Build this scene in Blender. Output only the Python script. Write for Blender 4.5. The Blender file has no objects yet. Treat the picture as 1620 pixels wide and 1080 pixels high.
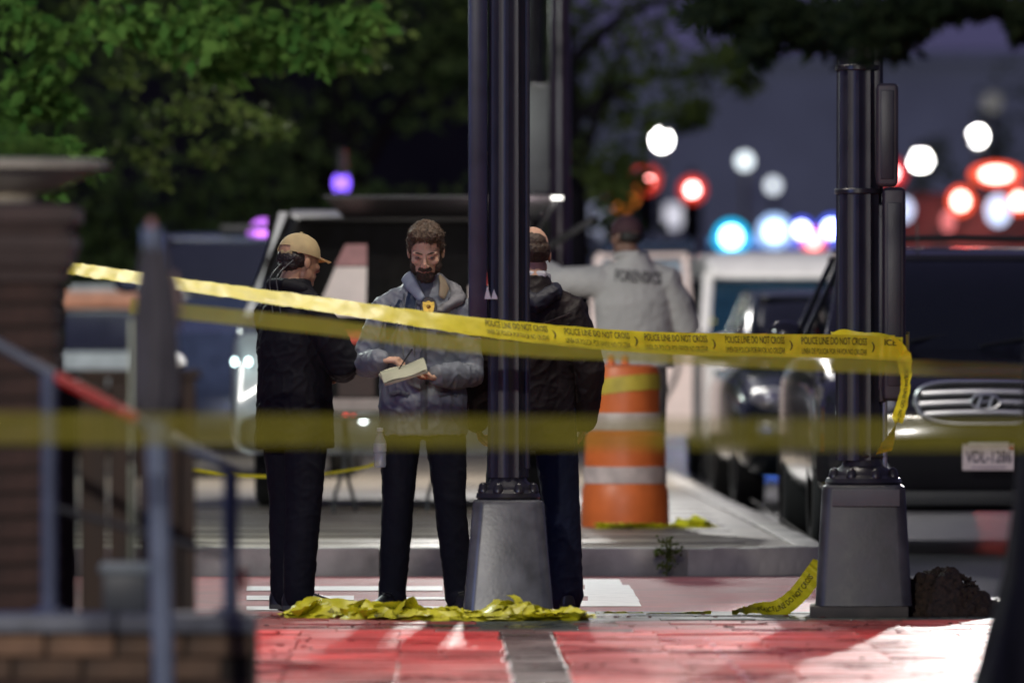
import bpy, bmesh, math, random
import numpy as np
from mathutils import Vector, Matrix, noise, Euler
R = math.radians
PI = math.pi
SC = bpy.context.scene
COL = SC.collection
rng = random.Random(11)

# ------------------------------------------------------------------ camera, world, exposure
CAMZ = 1.23
cd = bpy.data.cameras.new('camera'); CAM = bpy.data.objects.new('camera', cd); COL.objects.link(CAM)
CAM.location = (0, 0, CAMZ); CAM.rotation_euler = (R(90), 0, 0)
cd.sensor_width = 36; cd.lens = 300; cd.clip_start = .5; cd.clip_end = 3000
cd.dof.use_dof = True; cd.dof.focus_distance = 40.6; cd.dof.aperture_fstop = 2.6; cd.dof.aperture_blades = 0
SC.camera = CAM
SC.view_settings.view_transform = 'Standard'; SC.view_settings.look = 'None'
SC.view_settings.exposure = 0; SC.view_settings.gamma = 1
SC.view_settings.use_curve_mapping = False
SC.render.engine = 'CYCLES'
SC.cycles.use_denoising = True
SC.cycles.max_bounces = 6; SC.cycles.diffuse_bounces = 3; SC.cycles.glossy_bounces = 4
SC.cycles.transparent_max_bounces = 12
SC.cycles.sample_clamp_indirect = 5; SC.cycles.sample_clamp_direct = 30

W = bpy.data.worlds.new('World'); SC.world = W; W.use_nodes = True
nt = W.node_tree; nt.nodes.clear()
sky = nt.nodes.new('ShaderNodeTexSky'); sky.sky_type = 'NISHITA'; sky.sun_disc = False
sky.sun_elevation = R(-4); sky.sun_rotation = R(200)
b1 = nt.nodes.new('ShaderNodeBackground'); b1.inputs[1].default_value = .05
nt.links.new(sky.outputs[0], b1.inputs[0])
b2 = nt.nodes.new('ShaderNodeBackground'); b2.inputs[0].default_value = (.080, .074, .165, 1); b2.inputs[1].default_value = .74
ad = nt.nodes.new('ShaderNodeAddShader'); wo = nt.nodes.new('ShaderNodeOutputWorld')
nt.links.new(b1.outputs[0], ad.inputs[0]); nt.links.new(b2.outputs[0], ad.inputs[1]); nt.links.new(ad.outputs[0], wo.inputs[0])

FPX = 13500.0
def P(px, py, Y):
    """point of the place seen at photograph pixel (px, py) at depth Y"""
    return Vector(((px - 810) / FPX * Y, Y, CAMZ + (540 - py) / FPX * Y))
def depth_at(py, z):
    return FPX * (CAMZ - z) / (py - 540)

def lamp_light(name, loc, power, color, radius=.12, spot=None, parent=None):
    l = bpy.data.lights.new(name, 'SPOT' if spot else 'POINT')
    l.energy = power; l.color = color; l.shadow_soft_size = radius
    o = bpy.data.objects.new(name, l); COL.objects.link(o); o.location = loc
    if spot:
        tgt, ang, blend = spot
        l.spot_size = R(ang); l.spot_blend = blend
        o.rotation_euler = (Vector(tgt) - Vector(loc)).to_track_quat('-Z', 'Y').to_euler()
    return o

# ------------------------------------------------------------------ materials
MATS = {}
def mat(name, color, rough=.6, metal=0., var=.15, scale=8., bump=0., bscale=40., spec=.5, coat=0., stretch=(1, 1, 1), trans=0., var2=None, sheen=0., emit=None, estr=0.):
    if name in MATS: return MATS[name]
    m = bpy.data.materials.new(name); m.use_nodes = True; MATS[name] = m
    n = m.node_tree; p = n.nodes['Principled BSDF']; out = n.nodes['Material Output']
    p.inputs['Roughness'].default_value = rough; p.inputs['Metallic'].default_value = metal
    p.inputs['Specular IOR Level'].default_value = spec
    p.inputs['Coat Weight'].default_value = coat; p.inputs['Coat Roughness'].default_value = .08
    p.inputs['Sheen Weight'].default_value = sheen
    tc = n.nodes.new('ShaderNodeTexCoord'); mp = n.nodes.new('ShaderNodeMapping'); mp.inputs['Scale'].default_value = stretch
    n.links.new(tc.outputs['Object'], mp.inputs[0])
    nz = n.nodes.new('ShaderNodeTexNoise'); nz.inputs['Scale'].default_value = scale; nz.inputs['Detail'].default_value = 6
    n.links.new(mp.outputs[0], nz.inputs['Vector'])
    cr = n.nodes.new('ShaderNodeValToRGB'); c = color
    lo = [max(0, x * (1 - var)) for x in c]; hi = [min(1, x * (1 + var)) for x in c]
    if var2: hi = list(var2)
    cr.color_ramp.elements[0].position = .32; cr.color_ramp.elements[1].position = .68
    cr.color_ramp.elements[0].color = (*lo, 1); cr.color_ramp.elements[1].color = (*hi, 1)
    n.links.new(nz.outputs['Fac'], cr.inputs[0]); n.links.new(cr.outputs[0], p.inputs['Base Color'])
    mr = n.nodes.new('ShaderNodeMapRange'); mr.inputs['To Min'].default_value = max(.02, rough * .8); mr.inputs['To Max'].default_value = min(1, rough * 1.2)
    n.links.new(nz.outputs['Fac'], mr.inputs[0]); n.links.new(mr.outputs[0], p.inputs['Roughness'])
    if bump:
        nb = n.nodes.new('ShaderNodeTexNoise'); nb.inputs['Scale'].default_value = bscale; nb.inputs['Detail'].default_value = 4
        n.links.new(mp.outputs[0], nb.inputs['Vector'])
        bp = n.nodes.new('ShaderNodeBump'); bp.inputs['Strength'].default_value = bump; bp.inputs['Distance'].default_value = .01
        n.links.new(nb.outputs['Fac'], bp.inputs['Height']); n.links.new(bp.outputs[0], p.inputs['Normal'])
    if emit:
        p.inputs['Emission Color'].default_value = (*emit, 1); p.inputs['Emission Strength'].default_value = estr
    if trans:
        tr = n.nodes.new('ShaderNodeBsdfTransparent'); mx = n.nodes.new('ShaderNodeMixShader'); mx.inputs[0].default_value = trans
        n.links.new(p.outputs[0], mx.inputs[1]); n.links.new(tr.outputs[0], mx.inputs[2]); n.links.new(mx.outputs[0], out.inputs[0])
    return m
def leaf_mat(name, c, c2):
    if name in MATS: return MATS[name]
    m = bpy.data.materials.new(name); m.use_nodes = True; MATS[name] = m
    n = m.node_tree; p = n.nodes['Principled BSDF']; out = n.nodes['Material Output']
    g = n.nodes.new('ShaderNodeNewGeometry'); cr = n.nodes.new('ShaderNodeValToRGB')
    cr.color_ramp.elements[0].color = (*c, 1); cr.color_ramp.elements[1].color = (*c2, 1)
    n.links.new(g.outputs['Random Per Island'], cr.inputs[0]); n.links.new(cr.outputs[0], p.inputs['Base Color'])
    p.inputs['Roughness'].default_value = .85; p.inputs['Specular IOR Level'].default_value = .15
    t = n.nodes.new('ShaderNodeBsdfTranslucent'); n.links.new(cr.outputs[0], t.inputs[0])
    mx = n.nodes.new('ShaderNodeMixShader'); mx.inputs[0].default_value = .35
    n.links.new(p.outputs[0], mx.inputs[1]); n.links.new(t.outputs[0], mx.inputs[2]); n.links.new(mx.outputs[0], out.inputs[0])
    return m
def glow(name, c, s):
    return mat(name, (.05, .05, .05), .3, emit=c, estr=s)

# ------------------------------------------------------------------ mesh helpers
def BM(): return bmesh.new()
def put(name, bm, m, parent=None, loc=None, smooth=True, sharp=35):
    me = bpy.data.meshes.new(name); bm.normal_update(); bm.to_mesh(me); bm.free()
    return put_mesh(name, me, m, parent, loc, smooth, sharp)
def put_mesh(name, me, m, parent=None, loc=None, smooth=True, sharp=35):
    me.name = name
    for x in (m if isinstance(m, (list, tuple)) else [m]): me.materials.append(x)
    if smooth:
        me.polygons.foreach_set('use_smooth', [True] * len(me.polygons))
        if sharp: me.set_sharp_from_angle(angle=R(sharp))
    o = bpy.data.objects.new(name, me); COL.objects.link(o)
    if parent: o.parent = parent
    if loc is not None: o.location = loc
    return o
def tag(o, label=None, cat=None, group=None, kind=None):
    if label: o['label'] = label
    if cat: o['category'] = cat
    if group: o['group'] = group
    if kind: o['kind'] = kind
    return o
def thing(name, label, cat, loc=(0, 0, 0), rotz=0, group=None):
    o = bpy.data.objects.new(name, None); COL.objects.link(o); o.location = loc; o.rotation_euler = (0, 0, rotz)
    o.empty_display_size = .2
    return tag(o, label, cat, group)
def copy_tree(o, parent=None):
    c = o.copy(); COL.objects.link(c)
    if parent: c.parent = parent
    for ch in list(o.children): copy_tree(ch, c)
    return c
def box(bm, c, s, rot=None, bev=0., seg=2, taper=None):
    r = bmesh.ops.create_cube(bm, size=1)
    vs = r['verts']
    for v in vs:
        k = 1.
        if taper and v.co.z > 0: k = taper
        v.co = Vector((v.co.x * s[0] * k, v.co.y * s[1] * k, v.co.z * s[2]))
    if bev:
        es = list({e for v in vs for e in v.link_edges})
        g = bmesh.ops.bevel(bm, geom=es, offset=bev, segments=seg, affect='EDGES', profile=.6)
        vs = list({v for f in g['faces'] for v in f.verts} | {v for v in vs if v.is_valid})
    M = Matrix.Translation(Vector(c)) @ (rot.to_matrix().to_4x4() if rot else Matrix())
    bmesh.ops.transform(bm, matrix=M, verts=vs)
    return vs
def tube(bm, pts, rad, seg=12, side=None, cap=True):
    pts = [Vector(p) for p in pts]; n = len(pts)
    if not isinstance(rad, (list, tuple)): rad = [rad] * n
    rings = []; prev = Vector(side) if side is not None else None
    for i, p in enumerate(pts):
        t = (pts[min(i + 1, n - 1)] - pts[max(i - 1, 0)]).normalized()
        if prev is None:
            prev = t.orthogonal()
        a = (prev - t * prev.dot(t)); a = a.normalized() if a.length > 1e-6 else t.orthogonal().normalized()
        if side is None: prev = a
        b = t.cross(a)
        r = rad[i]; ra, rb = r if isinstance(r, (list, tuple)) else (r, r)
        rings.append([bm.verts.new(p + a * (ra * math.cos(2 * PI * k / seg)) + b * (rb * math.sin(2 * PI * k / seg))) for k in range(seg)])
    for i in range(n - 1):
        for k in range(seg):
            bm.faces.new((rings[i][k], rings[i][(k + 1) % seg], rings[i + 1][(k + 1) % seg], rings[i + 1][k]))
    if cap:
        bm.faces.new(rings[0][::-1]); bm.faces.new(rings[-1])
    return rings
def caps(bm, pts, rad, seg=10, side=None):
    """tube with rounded ends, for bodies that are merged afterwards"""
    pts = [Vector(p) for p in pts]
    if not isinstance(rad, (list, tuple)): rad = [rad] * len(pts)
    r2 = [r if isinstance(r, (list, tuple)) else (r, r) for r in rad]
    d0 = (pts[0] - pts[1]).normalized(); d1 = (pts[-1] - pts[-2]).normalized()
    P2, R2 = [], []
    for k in (.95, .6):
        P2.append(pts[0] + d0 * (min(r2[0]) * k)); q = math.sqrt(1 - k * k); R2.append((r2[0][0] * q, r2[0][1] * q))
    P2 += pts; R2 += r2
    for k in (.6, .95):
        P2.append(pts[-1] + d1 * (min(r2[-1]) * k)); q = math.sqrt(1 - k * k); R2.append((r2[-1][0] * q, r2[-1][1] * q))
    return tube(bm, P2, R2, seg, side)
def ell(bm, c, r, rot=None, seg=20, M=None):
    g = bmesh.ops.create_uvsphere(bm, u_segments=seg, v_segments=max(8, seg // 2), radius=1)
    m = Matrix.Translation(Vector(c)) @ (rot.to_matrix().to_4x4() if rot else Matrix()) @ Matrix.Diagonal((*r, 1))
    if M is not None: m = M @ m
    bmesh.ops.transform(bm, matrix=m, verts=g['verts'])
    return g['verts']
def lathe(bm, prof, seg=24, c=(0, 0, 0), axis='Z', close=True):
    rings = []
    for r, z in prof:
        ring = []
        for k in range(seg):
            a = 2 * PI * k / seg; x, y = r * math.cos(a), r * math.sin(a)
            v = (x, y, z) if axis == 'Z' else ((z, x, y) if axis == 'X' else (x, z, y))
            ring.append(bm.verts.new(Vector(c) + Vector(v)))
        rings.append(ring)
    for i in range(len(rings) - 1):
        for k in range(seg):
            bm.faces.new((rings[i][k], rings[i][(k + 1) % seg], rings[i + 1][(k + 1) % seg], rings[i + 1][k]))
    if close:
        bm.faces.new(rings[0][::-1]); bm.faces.new(rings[-1])
def loft(bm, rings, cap=True):
    R_ = [[bm.verts.new(Vector(v)) for v in r] for r in rings]
    n = len(R_[0])
    for i in range(len(R_) - 1):
        for k in range(n):
            bm.faces.new((R_[i][k], R_[i][(k + 1) % n], R_[i + 1][(k + 1) % n], R_[i + 1][k]))
    if cap:
        bm.faces.new(R_[0][::-1]); bm.faces.new(R_[-1])
    return R_
def sring(w, zb, zt, y, n=40, p=4., cx=0.):
    """rounded section across X/Z at depth y"""
    o = []
    for k in range(n):
        a = 2 * PI * (k + .5) / n; c, s = math.cos(a), math.sin(a)
        o.append((cx + w * math.copysign(abs(c) ** (2 / p), c), y, (zb + zt) / 2 + (zt - zb) / 2 * math.copysign(abs(s) ** (2 / p), s)))
    return o
def prism(bm, poly, d, frame=None):
    """poly in (x,z), extruded by d along +y"""
    a = [bm.verts.new((x, 0, z)) for x, z in poly]; b = [bm.verts.new((x, d, z)) for x, z in poly]
    n = len(poly)
    fs = [bm.faces.new(a), bm.faces.new(b[::-1])]
    for k in range(n): fs.append(bm.faces.new((a[k], b[k], b[(k + 1) % n], a[(k + 1) % n])))
    if frame is not None: bmesh.ops.transform(bm, matrix=frame, verts=a + b)
    bmesh.ops.recalc_face_normals(bm, faces=fs)
    return a + b
def remesh(name, bm, m, parent, voxel=.006, smooth=4, fold=None, factor=.5):
    me = bpy.data.meshes.new(name); bmesh.ops.recalc_face_normals(bm, faces=bm.faces); bm.to_mesh(me); bm.free()
    t = bpy.data.objects.new('t', me); COL.objects.link(t)
    a = t.modifiers.new('r', 'REMESH'); a.mode = 'VOXEL'; a.voxel_size = voxel
    if smooth:
        s = t.modifiers.new('s', 'SMOOTH'); s.iterations = smooth; s.factor = factor
    dg = bpy.context.evaluated_depsgraph_get()
    out = bpy.data.meshes.new_from_object(t.evaluated_get(dg))
    bpy.data.objects.remove(t); bpy.data.meshes.remove(me)
    if fold:
        n = len(out.vertices); no = [v.normal.copy() for v in out.vertices]
        for v in out.vertices:
            v.co = v.co + no[v.index] * fold(v.co, no[v.index])
        out.update()
    return put_mesh(name, out, m, parent, sharp=0)
def text_mesh(txt, size=1., bold=0., sx=1.):
    c = bpy.data.curves.new('t', 'FONT'); c.body = txt; c.size = size; c.offset = bold; c.align_x = 'LEFT'; c.resolution_u = 3
    o = bpy.data.objects.new('t', c); COL.objects.link(o)
    dg = bpy.context.evaluated_depsgraph_get()
    me = bpy.data.meshes.new_from_object(o.evaluated_get(dg))
    bpy.data.objects.remove(o); bpy.data.curves.remove(c)
    xs = [v.co.x for v in me.vertices]; ys = [v.co.y for v in me.vertices]
    return me, (min(xs), max(xs), min(ys), max(ys))
def catmull(pts, n):
    pts = [Vector(p) for p in pts]; q = [pts[0] * 2 - pts[1]] + pts + [pts[-1] * 2 - pts[-2]]
    out = []; m = len(pts) - 1
    for i in range(n + 1):
        t = i / n * m; k = min(int(t), m - 1); t -= k
        a, b, c, d = q[k:k + 4]
        out.append(.5 * ((2 * b) + (c - a) * t + (2 * a - 5 * b + 4 * c - d) * t * t + (3 * b - a - 3 * c + d) * t ** 3))
    return out
# ------------------------------------------------------------------ material palette
M_brick = mat('paver_red', (.40, .07, .055), .45, var=.3, scale=5, bump=.35, bscale=60)
M_grey = mat('paver_grey', (.055, .075, .062), .55, var=.25, scale=5, bump=.35, bscale=60)
M_road = mat('asphalt', (.055, .053, .055), .42, var=.35, scale=2, bump=.5, bscale=90)
M_lane = mat('bus_lane_red', (.30, .085, .085), .5, var=.3, scale=3, bump=.5, bscale=90)
M_paint = mat('road_paint', (.82, .79, .76), .5, var=.12, scale=12, bump=.2)
M_conc = mat('concrete', (.22, .185, .14), .42, var=.4, scale=1.4, bump=.25, bscale=30)
M_kerb = mat('kerb_stone', (.31, .285, .26), .6, var=.5, scale=3, bump=.3, bscale=40)
M_black = mat('black_iron', (.018, .017, .022), .32, var=.2, bump=.06, bscale=120)
M_post = mat('post_navy', (.016, .016, .026), .42, var=.2, bump=.05, bscale=90)
M_pedA = mat('pedestal_grey', (.095, .098, .105), .30, var=.45, scale=9, bump=.04, bscale=50)
M_ped_shade = mat('pedestal_dark', (.042, .042, .046), .45, var=.45, scale=9, bump=.05, bscale=50)  # darker copy of the grey pedestal, tree shade put into the colour
M_plinth = mat('plinth', (.07, .06, .045), .7, var=.3)
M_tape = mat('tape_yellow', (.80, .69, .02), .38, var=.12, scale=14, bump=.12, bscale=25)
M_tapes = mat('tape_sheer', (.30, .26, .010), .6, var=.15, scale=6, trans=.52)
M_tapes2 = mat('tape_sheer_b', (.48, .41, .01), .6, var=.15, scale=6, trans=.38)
M_tapeg = mat('tape_heap', (.62, .58, .02), .42, var=.25, scale=10, bump=.2, bscale=30)
M_ink = mat('tape_ink', (.035, .027, .005), .6, var=.1)
M_skin = mat('skin', (.57, .345, .235), .62, var=.14, scale=25, bump=.05, bscale=160, spec=.25)
M_skin2 = mat('skin_tan', (.38, .215, .13), .5, var=.12, scale=25)
M_hair = mat('hair_brown', (.075, .045, .024), .55, var=.4, scale=60, bump=.9, bscale=110, stretch=(1, 1, .35))
M_hairk = mat('hair_dark', (.02, .014, .012), .5, var=.4, scale=60, bump=.7, bscale=110)
M_beard = mat('beard', (.05, .03, .018), .7, var=.4, scale=70, bump=.9, bscale=150)
M_jgrey = mat('jacket_grey', (.155, .17, .195), .6, var=.06, scale=4, bump=.08, bscale=26)
M_jnavy = mat('jacket_lining', (.035, .055, .11), .45, var=.2)
M_khaki = mat('khaki', (.30, .235, .15), .8, var=.15)
M_cap = mat('cap_tan', (.37, .285, .145), .85, var=.14, scale=12, bump=.15, bscale=300)
M_jblack = mat('jacket_black', (.007, .007, .010), .75, var=.2, bump=.25, bscale=30, spec=.2)
M_leather = mat('jacket_brown', (.014, .0095, .0095), .6, var=.3, bump=.3, bscale=35, spec=.25)
M_trou = mat('trousers_navy', (.0085, .009, .0145), .8, var=.2, bump=.2, bscale=30, spec=.15)
M_trou2 = mat('trousers_blue', (.010, .0135, .03), .8, var=.2, bump=.2, bscale=30, spec=.15)
M_trou3 = mat('trousers_grey', (.19, .165, .16), .8, var=.15)
M_shoe = mat('shoe_black', (.012, .012, .013), .4, var=.2)
M_shirt = mat('shirt_grey', (.43, .385, .37), .85, var=.1, scale=6, bump=.2, bscale=40)
M_white = mat('white_cloth', (.6, .6, .62), .8, var=.08)
M_maroon = mat('cap_maroon', (.05, .017, .022), .8, var=.2)
M_orange = mat('barrel_orange', (.66, .135, .028), .45, var=.12, scale=6, bump=.08)
M_refl = mat('barrel_band', (.52, .40, .38), .5, var=.2, scale=9)
M_cblack = mat('car_black', (.011, .010, .013), .16, var=.1, coat=.8)
M_cblack2 = mat('car_green_black', (.012, .02, .02), .16, var=.1, coat=.8)
M_cwhite = mat('car_white', (.78, .76, .74), .3, var=.05, coat=.4)
M_cpink = mat('van_panel', (.74, .61, .57), .45, var=.06)
M_trim = mat('trim_black', (.012, .012, .013), .5)
M_glass = mat('car_glass', (.008, .009, .014), .08, var=.05, spec=.4)
M_glassb = mat('van_glass', (.008, .03, .055), .1, var=.2, spec=.7)
M_chrome = mat('chrome', (.85, .85, .85), .3, metal=1., var=.05)
M_lens = mat('lamp_lens', (.55, .55, .55), .15, var=.1, spec=.8)
M_tyre = mat('tyre', (.012, .012, .012), .8)
M_rim = mat('wheel_rim', (.35, .35, .36), .3, metal=.9)
M_plate = mat('plate', (.66, .52, .52), .5, var=.06, scale=20)
M_plink = mat('plate_ink', (.05, .035, .06), .6)
M_redl = mat('red_lens', (.42, .012, .01), .25, var=.2)
M_fire = mat('fire_red', (.05, .016, .02), .5)
M_dark = mat('interior_black', (.008, .006, .006), .8)
M_mulch = mat('mulch', (.035, .021, .013), .9, var=.6, scale=40, bump=.8, bscale=80)
M_bark = mat('bark', (.009, .008, .011), .95, var=.5, scale=12, bump=.9, bscale=14, stretch=(1, 1, .25), spec=.08)
M_stone = mat('planter_stone', (.60, .54, .44), .8, var=.2, scale=7)
M_wallbr = mat('wall_brick', (.055, .03, .024), .85, var=.45, scale=9, bump=.4)
M_ledge_lit = mat('ledge_brick', (.10, .06, .038), .75, var=.4, scale=7, bump=.4)
M_mort = mat('mortar', (.03, .022, .018), .9, var=.2)
M_rail = mat('rail_paint', (.085, .10, .16), .35, var=.15)
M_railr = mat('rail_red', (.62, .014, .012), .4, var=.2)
M_umb = mat('umbrella_cloth', (.075, .068, .08), .85, var=.2, bump=.3, bscale=20)
M_sign = mat('sign_back', (.20, .20, .19), .5, metal=.3, var=.12)
M_bld = mat('far_facade', (.30, .34, .47), .9, var=.12, scale=.4)  # bluish night haze put into the facade colour
M_bldd = mat('dark_facade', (.03, .025, .025), .9, var=.3, scale=.3)
M_paper = mat('note_paper', (.46, .42, .29), .8, var=.06)
M_gold = mat('badge_gold', (.62, .42, .08), .32, metal=.8, var=.25, scale=60)
M_clear = mat('bottle_plastic', (.5, .52, .55), .1, trans=.55)
M_table = mat('table_grey', (.05, .05, .05), .5)
M_leafA = leaf_mat('leaf_green', (.045, .12, .022), (.13, .22, .045))
M_leafO = leaf_mat('leaf_olive', (.05, .085, .02), (.11, .145, .04))
M_leafD = leaf_mat('leaf_dark', (.04, .07, .025), (.09, .13, .045))
M_leafT = leaf_mat('leaf_overhang', (.012, .024, .011), (.03, .045, .018))
M_weed = leaf_mat('weed_leaf', (.06, .08, .02), (.13, .14, .04))

def paver_mat(name, c):
    m = bpy.data.materials.new(name); m.use_nodes = True; MATS[name] = m
    n = m.node_tree; p = n.nodes['Principled BSDF']; L = n.links.new
    g = n.nodes.new('ShaderNodeNewGeometry'); oi = n.nodes.new('ShaderNodeObjectInfo'); tc = n.nodes.new('ShaderNodeTexCoord')
    big = n.nodes.new('ShaderNodeTexNoise'); big.inputs['Scale'].default_value = 1.7; big.inputs['Detail'].default_value = 7; big.inputs['Roughness'].default_value = .62; L(g.outputs['Position'], big.inputs['Vector'])
    fine = n.nodes.new('ShaderNodeTexNoise'); fine.inputs['Scale'].default_value = 55; fine.inputs['Detail'].default_value = 4; L(g.outputs['Position'], fine.inputs['Vector'])
    def rng_(src, a, b_, lo, hi):
        r = n.nodes.new('ShaderNodeMapRange'); r.inputs['From Min'].default_value = a; r.inputs['From Max'].default_value = b_; r.inputs['To Min'].default_value = lo; r.inputs['To Max'].default_value = hi; L(src, r.inputs[0]); return r.outputs[0]
    def mul(a, b_):
        k = n.nodes.new('ShaderNodeMath'); k.operation = 'MULTIPLY'; L(a, k.inputs[0]); L(b_, k.inputs[1]); return k.outputs[0]
    f = mul(mul(rng_(big.outputs['Fac'], .32, .66, .45, 1.2), rng_(oi.outputs['Random'], 0, 1, .78, 1.2)), rng_(fine.outputs['Fac'], .3, .7, .75, 1.2))
    vm = n.nodes.new('ShaderNodeVectorMath'); vm.operation = 'SCALE'; vm.inputs[0].default_value = c; L(f, vm.inputs['Scale']); L(vm.outputs[0], p.inputs['Base Color'])
    L(rng_(big.outputs['Fac'], .35, .62, .16, .55), p.inputs['Roughness']); p.inputs['Specular IOR Level'].default_value = .35
    bp = n.nodes.new('ShaderNodeBump'); bp.inputs['Strength'].default_value = .4; bp.inputs['Distance'].default_value = .008; L(fine.outputs['Fac'], bp.inputs['Height']); L(bp.outputs[0], p.inputs['Normal'])
    return m
M_brick = paver_mat('paver_brick', (.40, .06, .05)); M_grey = paver_mat('paver_grey_b', (.06, .078, .064))
# ------------------------------------------------------------------ ground, road, kerb, pavements
ZR, ZF = -.03, .106                                        # road level, far pavement level
def sheet(name, x0, x1, y0, y1, z, m, nx=1, ny=1, kind='structure'):
    bm = BM(); bmesh.ops.create_grid(bm, x_segments=nx, y_segments=ny, size=.5)
    for v in bm.verts: v.co = Vector((x0 + (v.co.x + .5) * (x1 - x0), y0 + (v.co.y + .5) * (y1 - y0), z))
    o = put(name, bm, m, smooth=False); tag(o, kind=kind); return o
sheet('ground', -400, 400, -60, 1500, -.09, M_road)
sheet('road', -60, 60, 38.86, 900, ZR, M_road)
sheet('bus_lane', -4.5, 1.9, 39.0, 45.6, ZR + .004, M_lane)
# near pavement: mortar bed with single pavers
pave = bpy.data.objects.new('pavement', None); COL.objects.link(pave); tag(pave, kind='structure')
bm = BM(); box(bm, (0, 8, -.052), (30, 61.6, .09)); put('paving_bed', bm, mat('bed', (.05, .04, .035), .8), pave, smooth=False)
def paver_mesh(w, d, m):
    bm = BM(); box(bm, (0, 0, -.02), (w - .004, d - .016, .05), bev=.002, seg=1)
    me = bpy.data.meshes.new('paver'); bm.to_mesh(me); bm.free(); me.materials.append(m); return me
pr = [paver_mesh(.42, .30, M_brick), paver_mesh(.42, .30, M_brick),
      paver_mesh(.42, .30, M_brick)]
pg = [paver_mesh(.42, .30, M_grey), paver_mesh(.21, .30, M_grey)]
def lay(me, x, y):
    o = bpy.data.objects.new('paver', me); COL.objects.link(o); o.parent = pave
    o.location = (x, y, rng.uniform(-.0035, .0035)); o.rotation_euler = (rng.uniform(-.013, .013), rng.uniform(-.008, .008), rng.uniform(-.01, .01))
for r in range(29):
    y = 38.62 - r * .30
    off = .21 * (r % 2) + rng.uniform(-.02, .02); bx = .20 - (38.6 - y) * -.0108 - .17
    half = 810 / FPX * y + .25
    edge = y > 36.15
    if edge:
        k = -half - off
        while k < half:
            x = k + .21
            red = x < -.32 and (y < 37.6 or x < -.75)
            lay(rng.choice(pr) if red or (x > .45 and y < 37.7) else pg[0], x, y); k += .42
    else:
        lay(pg[1], bx, y)
        k = bx - .105 - rng.uniform(0, .02) + .21 * 0
        while k > -half: lay(rng.choice(pr), k - .21, y); k -= .42
        k = bx + .105 + rng.uniform(0, .02)
        while k < half: lay(rng.choice(pr), k + .21, y); k += .42
# far pavement slab with rounded corner and kerb stones
def path_kerb():
    p = [(-9, 46.0), (.95, 46.0)]
    for k in range(0, 10): a = R(-90 + 90 * k / 9); p.append((.95 + .68 * math.cos(a), 46.68 + .68 * math.sin(a)))
    p += [(1.37, 66), (1.1, 90), (.6, 130)]
    return p
pk = path_kerb()
bm = BM(); poly = pk + [(-30, 130), (-30, 46.0)]
vs = [bm.verts.new((x, y, ZF)) for x, y in poly]; bm.faces.new(vs)
fp = put('far_pavement', bm, M_conc, smooth=False); tag(fp, kind='structure')
kb = bpy.data.objects.new('kerb', None); COL.objects.link(kb); tag(kb, kind='structure')
def stones(pts, L=1.6):
    for (ax, ay), (bx_, by) in zip(pts[:-1], pts[1:]):
        d = Vector((bx_ - ax, by - ay, 0)); n = max(1, round(d.length / L)); t = d.normalized(); nrm = Vector((t.y, -t.x, 0))
        for i in range(n):
            a = Vector((ax, ay, 0)) + d * (i / n); b = Vector((ax, ay, 0)) + d * ((i + 1) / n)
            if a.y > 75: continue
            bm = BM(); mid = (a + b) / 2 + nrm * .005
            box(bm, (0, 0, 0), ((b - a).length + (.03 if n == 1 else -.008), .17, .16), bev=.015, seg=2)
            o = put('kerb_stone', bm, M_kerb, kb); o.location = (mid.x, mid.y, ZF - .066 + rng.uniform(-.003, .003)); o.rotation_euler = (0, 0, math.atan2(t.y, t.x))
stones(pk)
# pavement joints of the far walk
bm = BM()
for k in range(8):
    y = 47.6 + k * 1.5; box(bm, (-3, y, ZF + .002), (8.6, .02, .004))
for k in range(6):
    box(bm, (-5.5 + k * 1.5 - .3, 53.5, ZF + .0025), (.02, 14, .004))
jo = put('slab_joint', bm, M_mort, fp, smooth=False); tag(jo, kind='stuff')
# lane lettering and lines
def paint(name, poly):
    bm = BM(); bm.faces.new([bm.verts.new((x, y, ZR + .008)) for x, y in poly]); o = put(name, bm, M_paint, smooth=False); tag(o, kind='structure')
def dx(px, y): return (px - 810) / FPX * y
for (p0, p1, y0, y1) in ((390, 735, 967, 961), (390, 560, 951, 944), (640, 735, 950, 946), (390, 700, 936, 929)):
    a, b = depth_at(y0, ZR), depth_at(y1, ZR); paint('lane_stripe', [(dx(p0, a), a), (dx(p1, a), a), (dx(p1, b), b), (dx(p0, b), b)])
def letter():
    rows = ((961, 952, 875, 1015), (952, 945, 930, 1012), (945, 934, 875, 1006), (934, 927, 925, 1000), (927, 918, 875, 985))
    for (y0, y1, p0, p1) in rows:
        a, b = depth_at(y0, ZR), depth_at(y1, ZR)
        paint('lane_letter', [(dx(p0, a), a), (dx(p1, a), a), (dx(p1 - 5, b), b), (dx(p0, b), b)])
letter()

# ------------------------------------------------------------------ far buildings
def building(name, label, x0, x1, y, h, m, d=14, win=None):
    t = thing(name, label, 'building', ((x0 + x1) / 2, y, 0)); w = x1 - x0
    bm = BM(); box(bm, (0, d / 2, h / 2), (w, d, h)); put('wall', bm, m, t, smooth=False)
    bm = BM(); box(bm, (0, d / 2 - .2, h + .2), (w + .5, d + .5, .4), bev=.05); put('cornice', bm, m, t)
    if win:
        sx, sz, n, rows, z0, wm = win
        for r in range(rows):
            for k in range(n):
                bm = BM(); box(bm, (-w / 2 + sx * (k + .7), -.02, z0 + r * sz), (1.1, .12, 1.7)); put('window', bm, wm, t, smooth=False)
    return t
M_win = mat('dark_window', (.33, .345, .40), .2, var=.1)
building('office_building', 'long flat roofed blue grey building across the far end of the street', 1.3, 42, 266, 9.9, M_bld)
building('brick_building', 'dark unlit building standing behind the trees on the left', -30, .9, 150, 15, M_bldd, win=(3.2, 3.4, 9, 4, 2.4, M_dark))  # added as a dark backdrop so sky stays out of the leaf gaps
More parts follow.
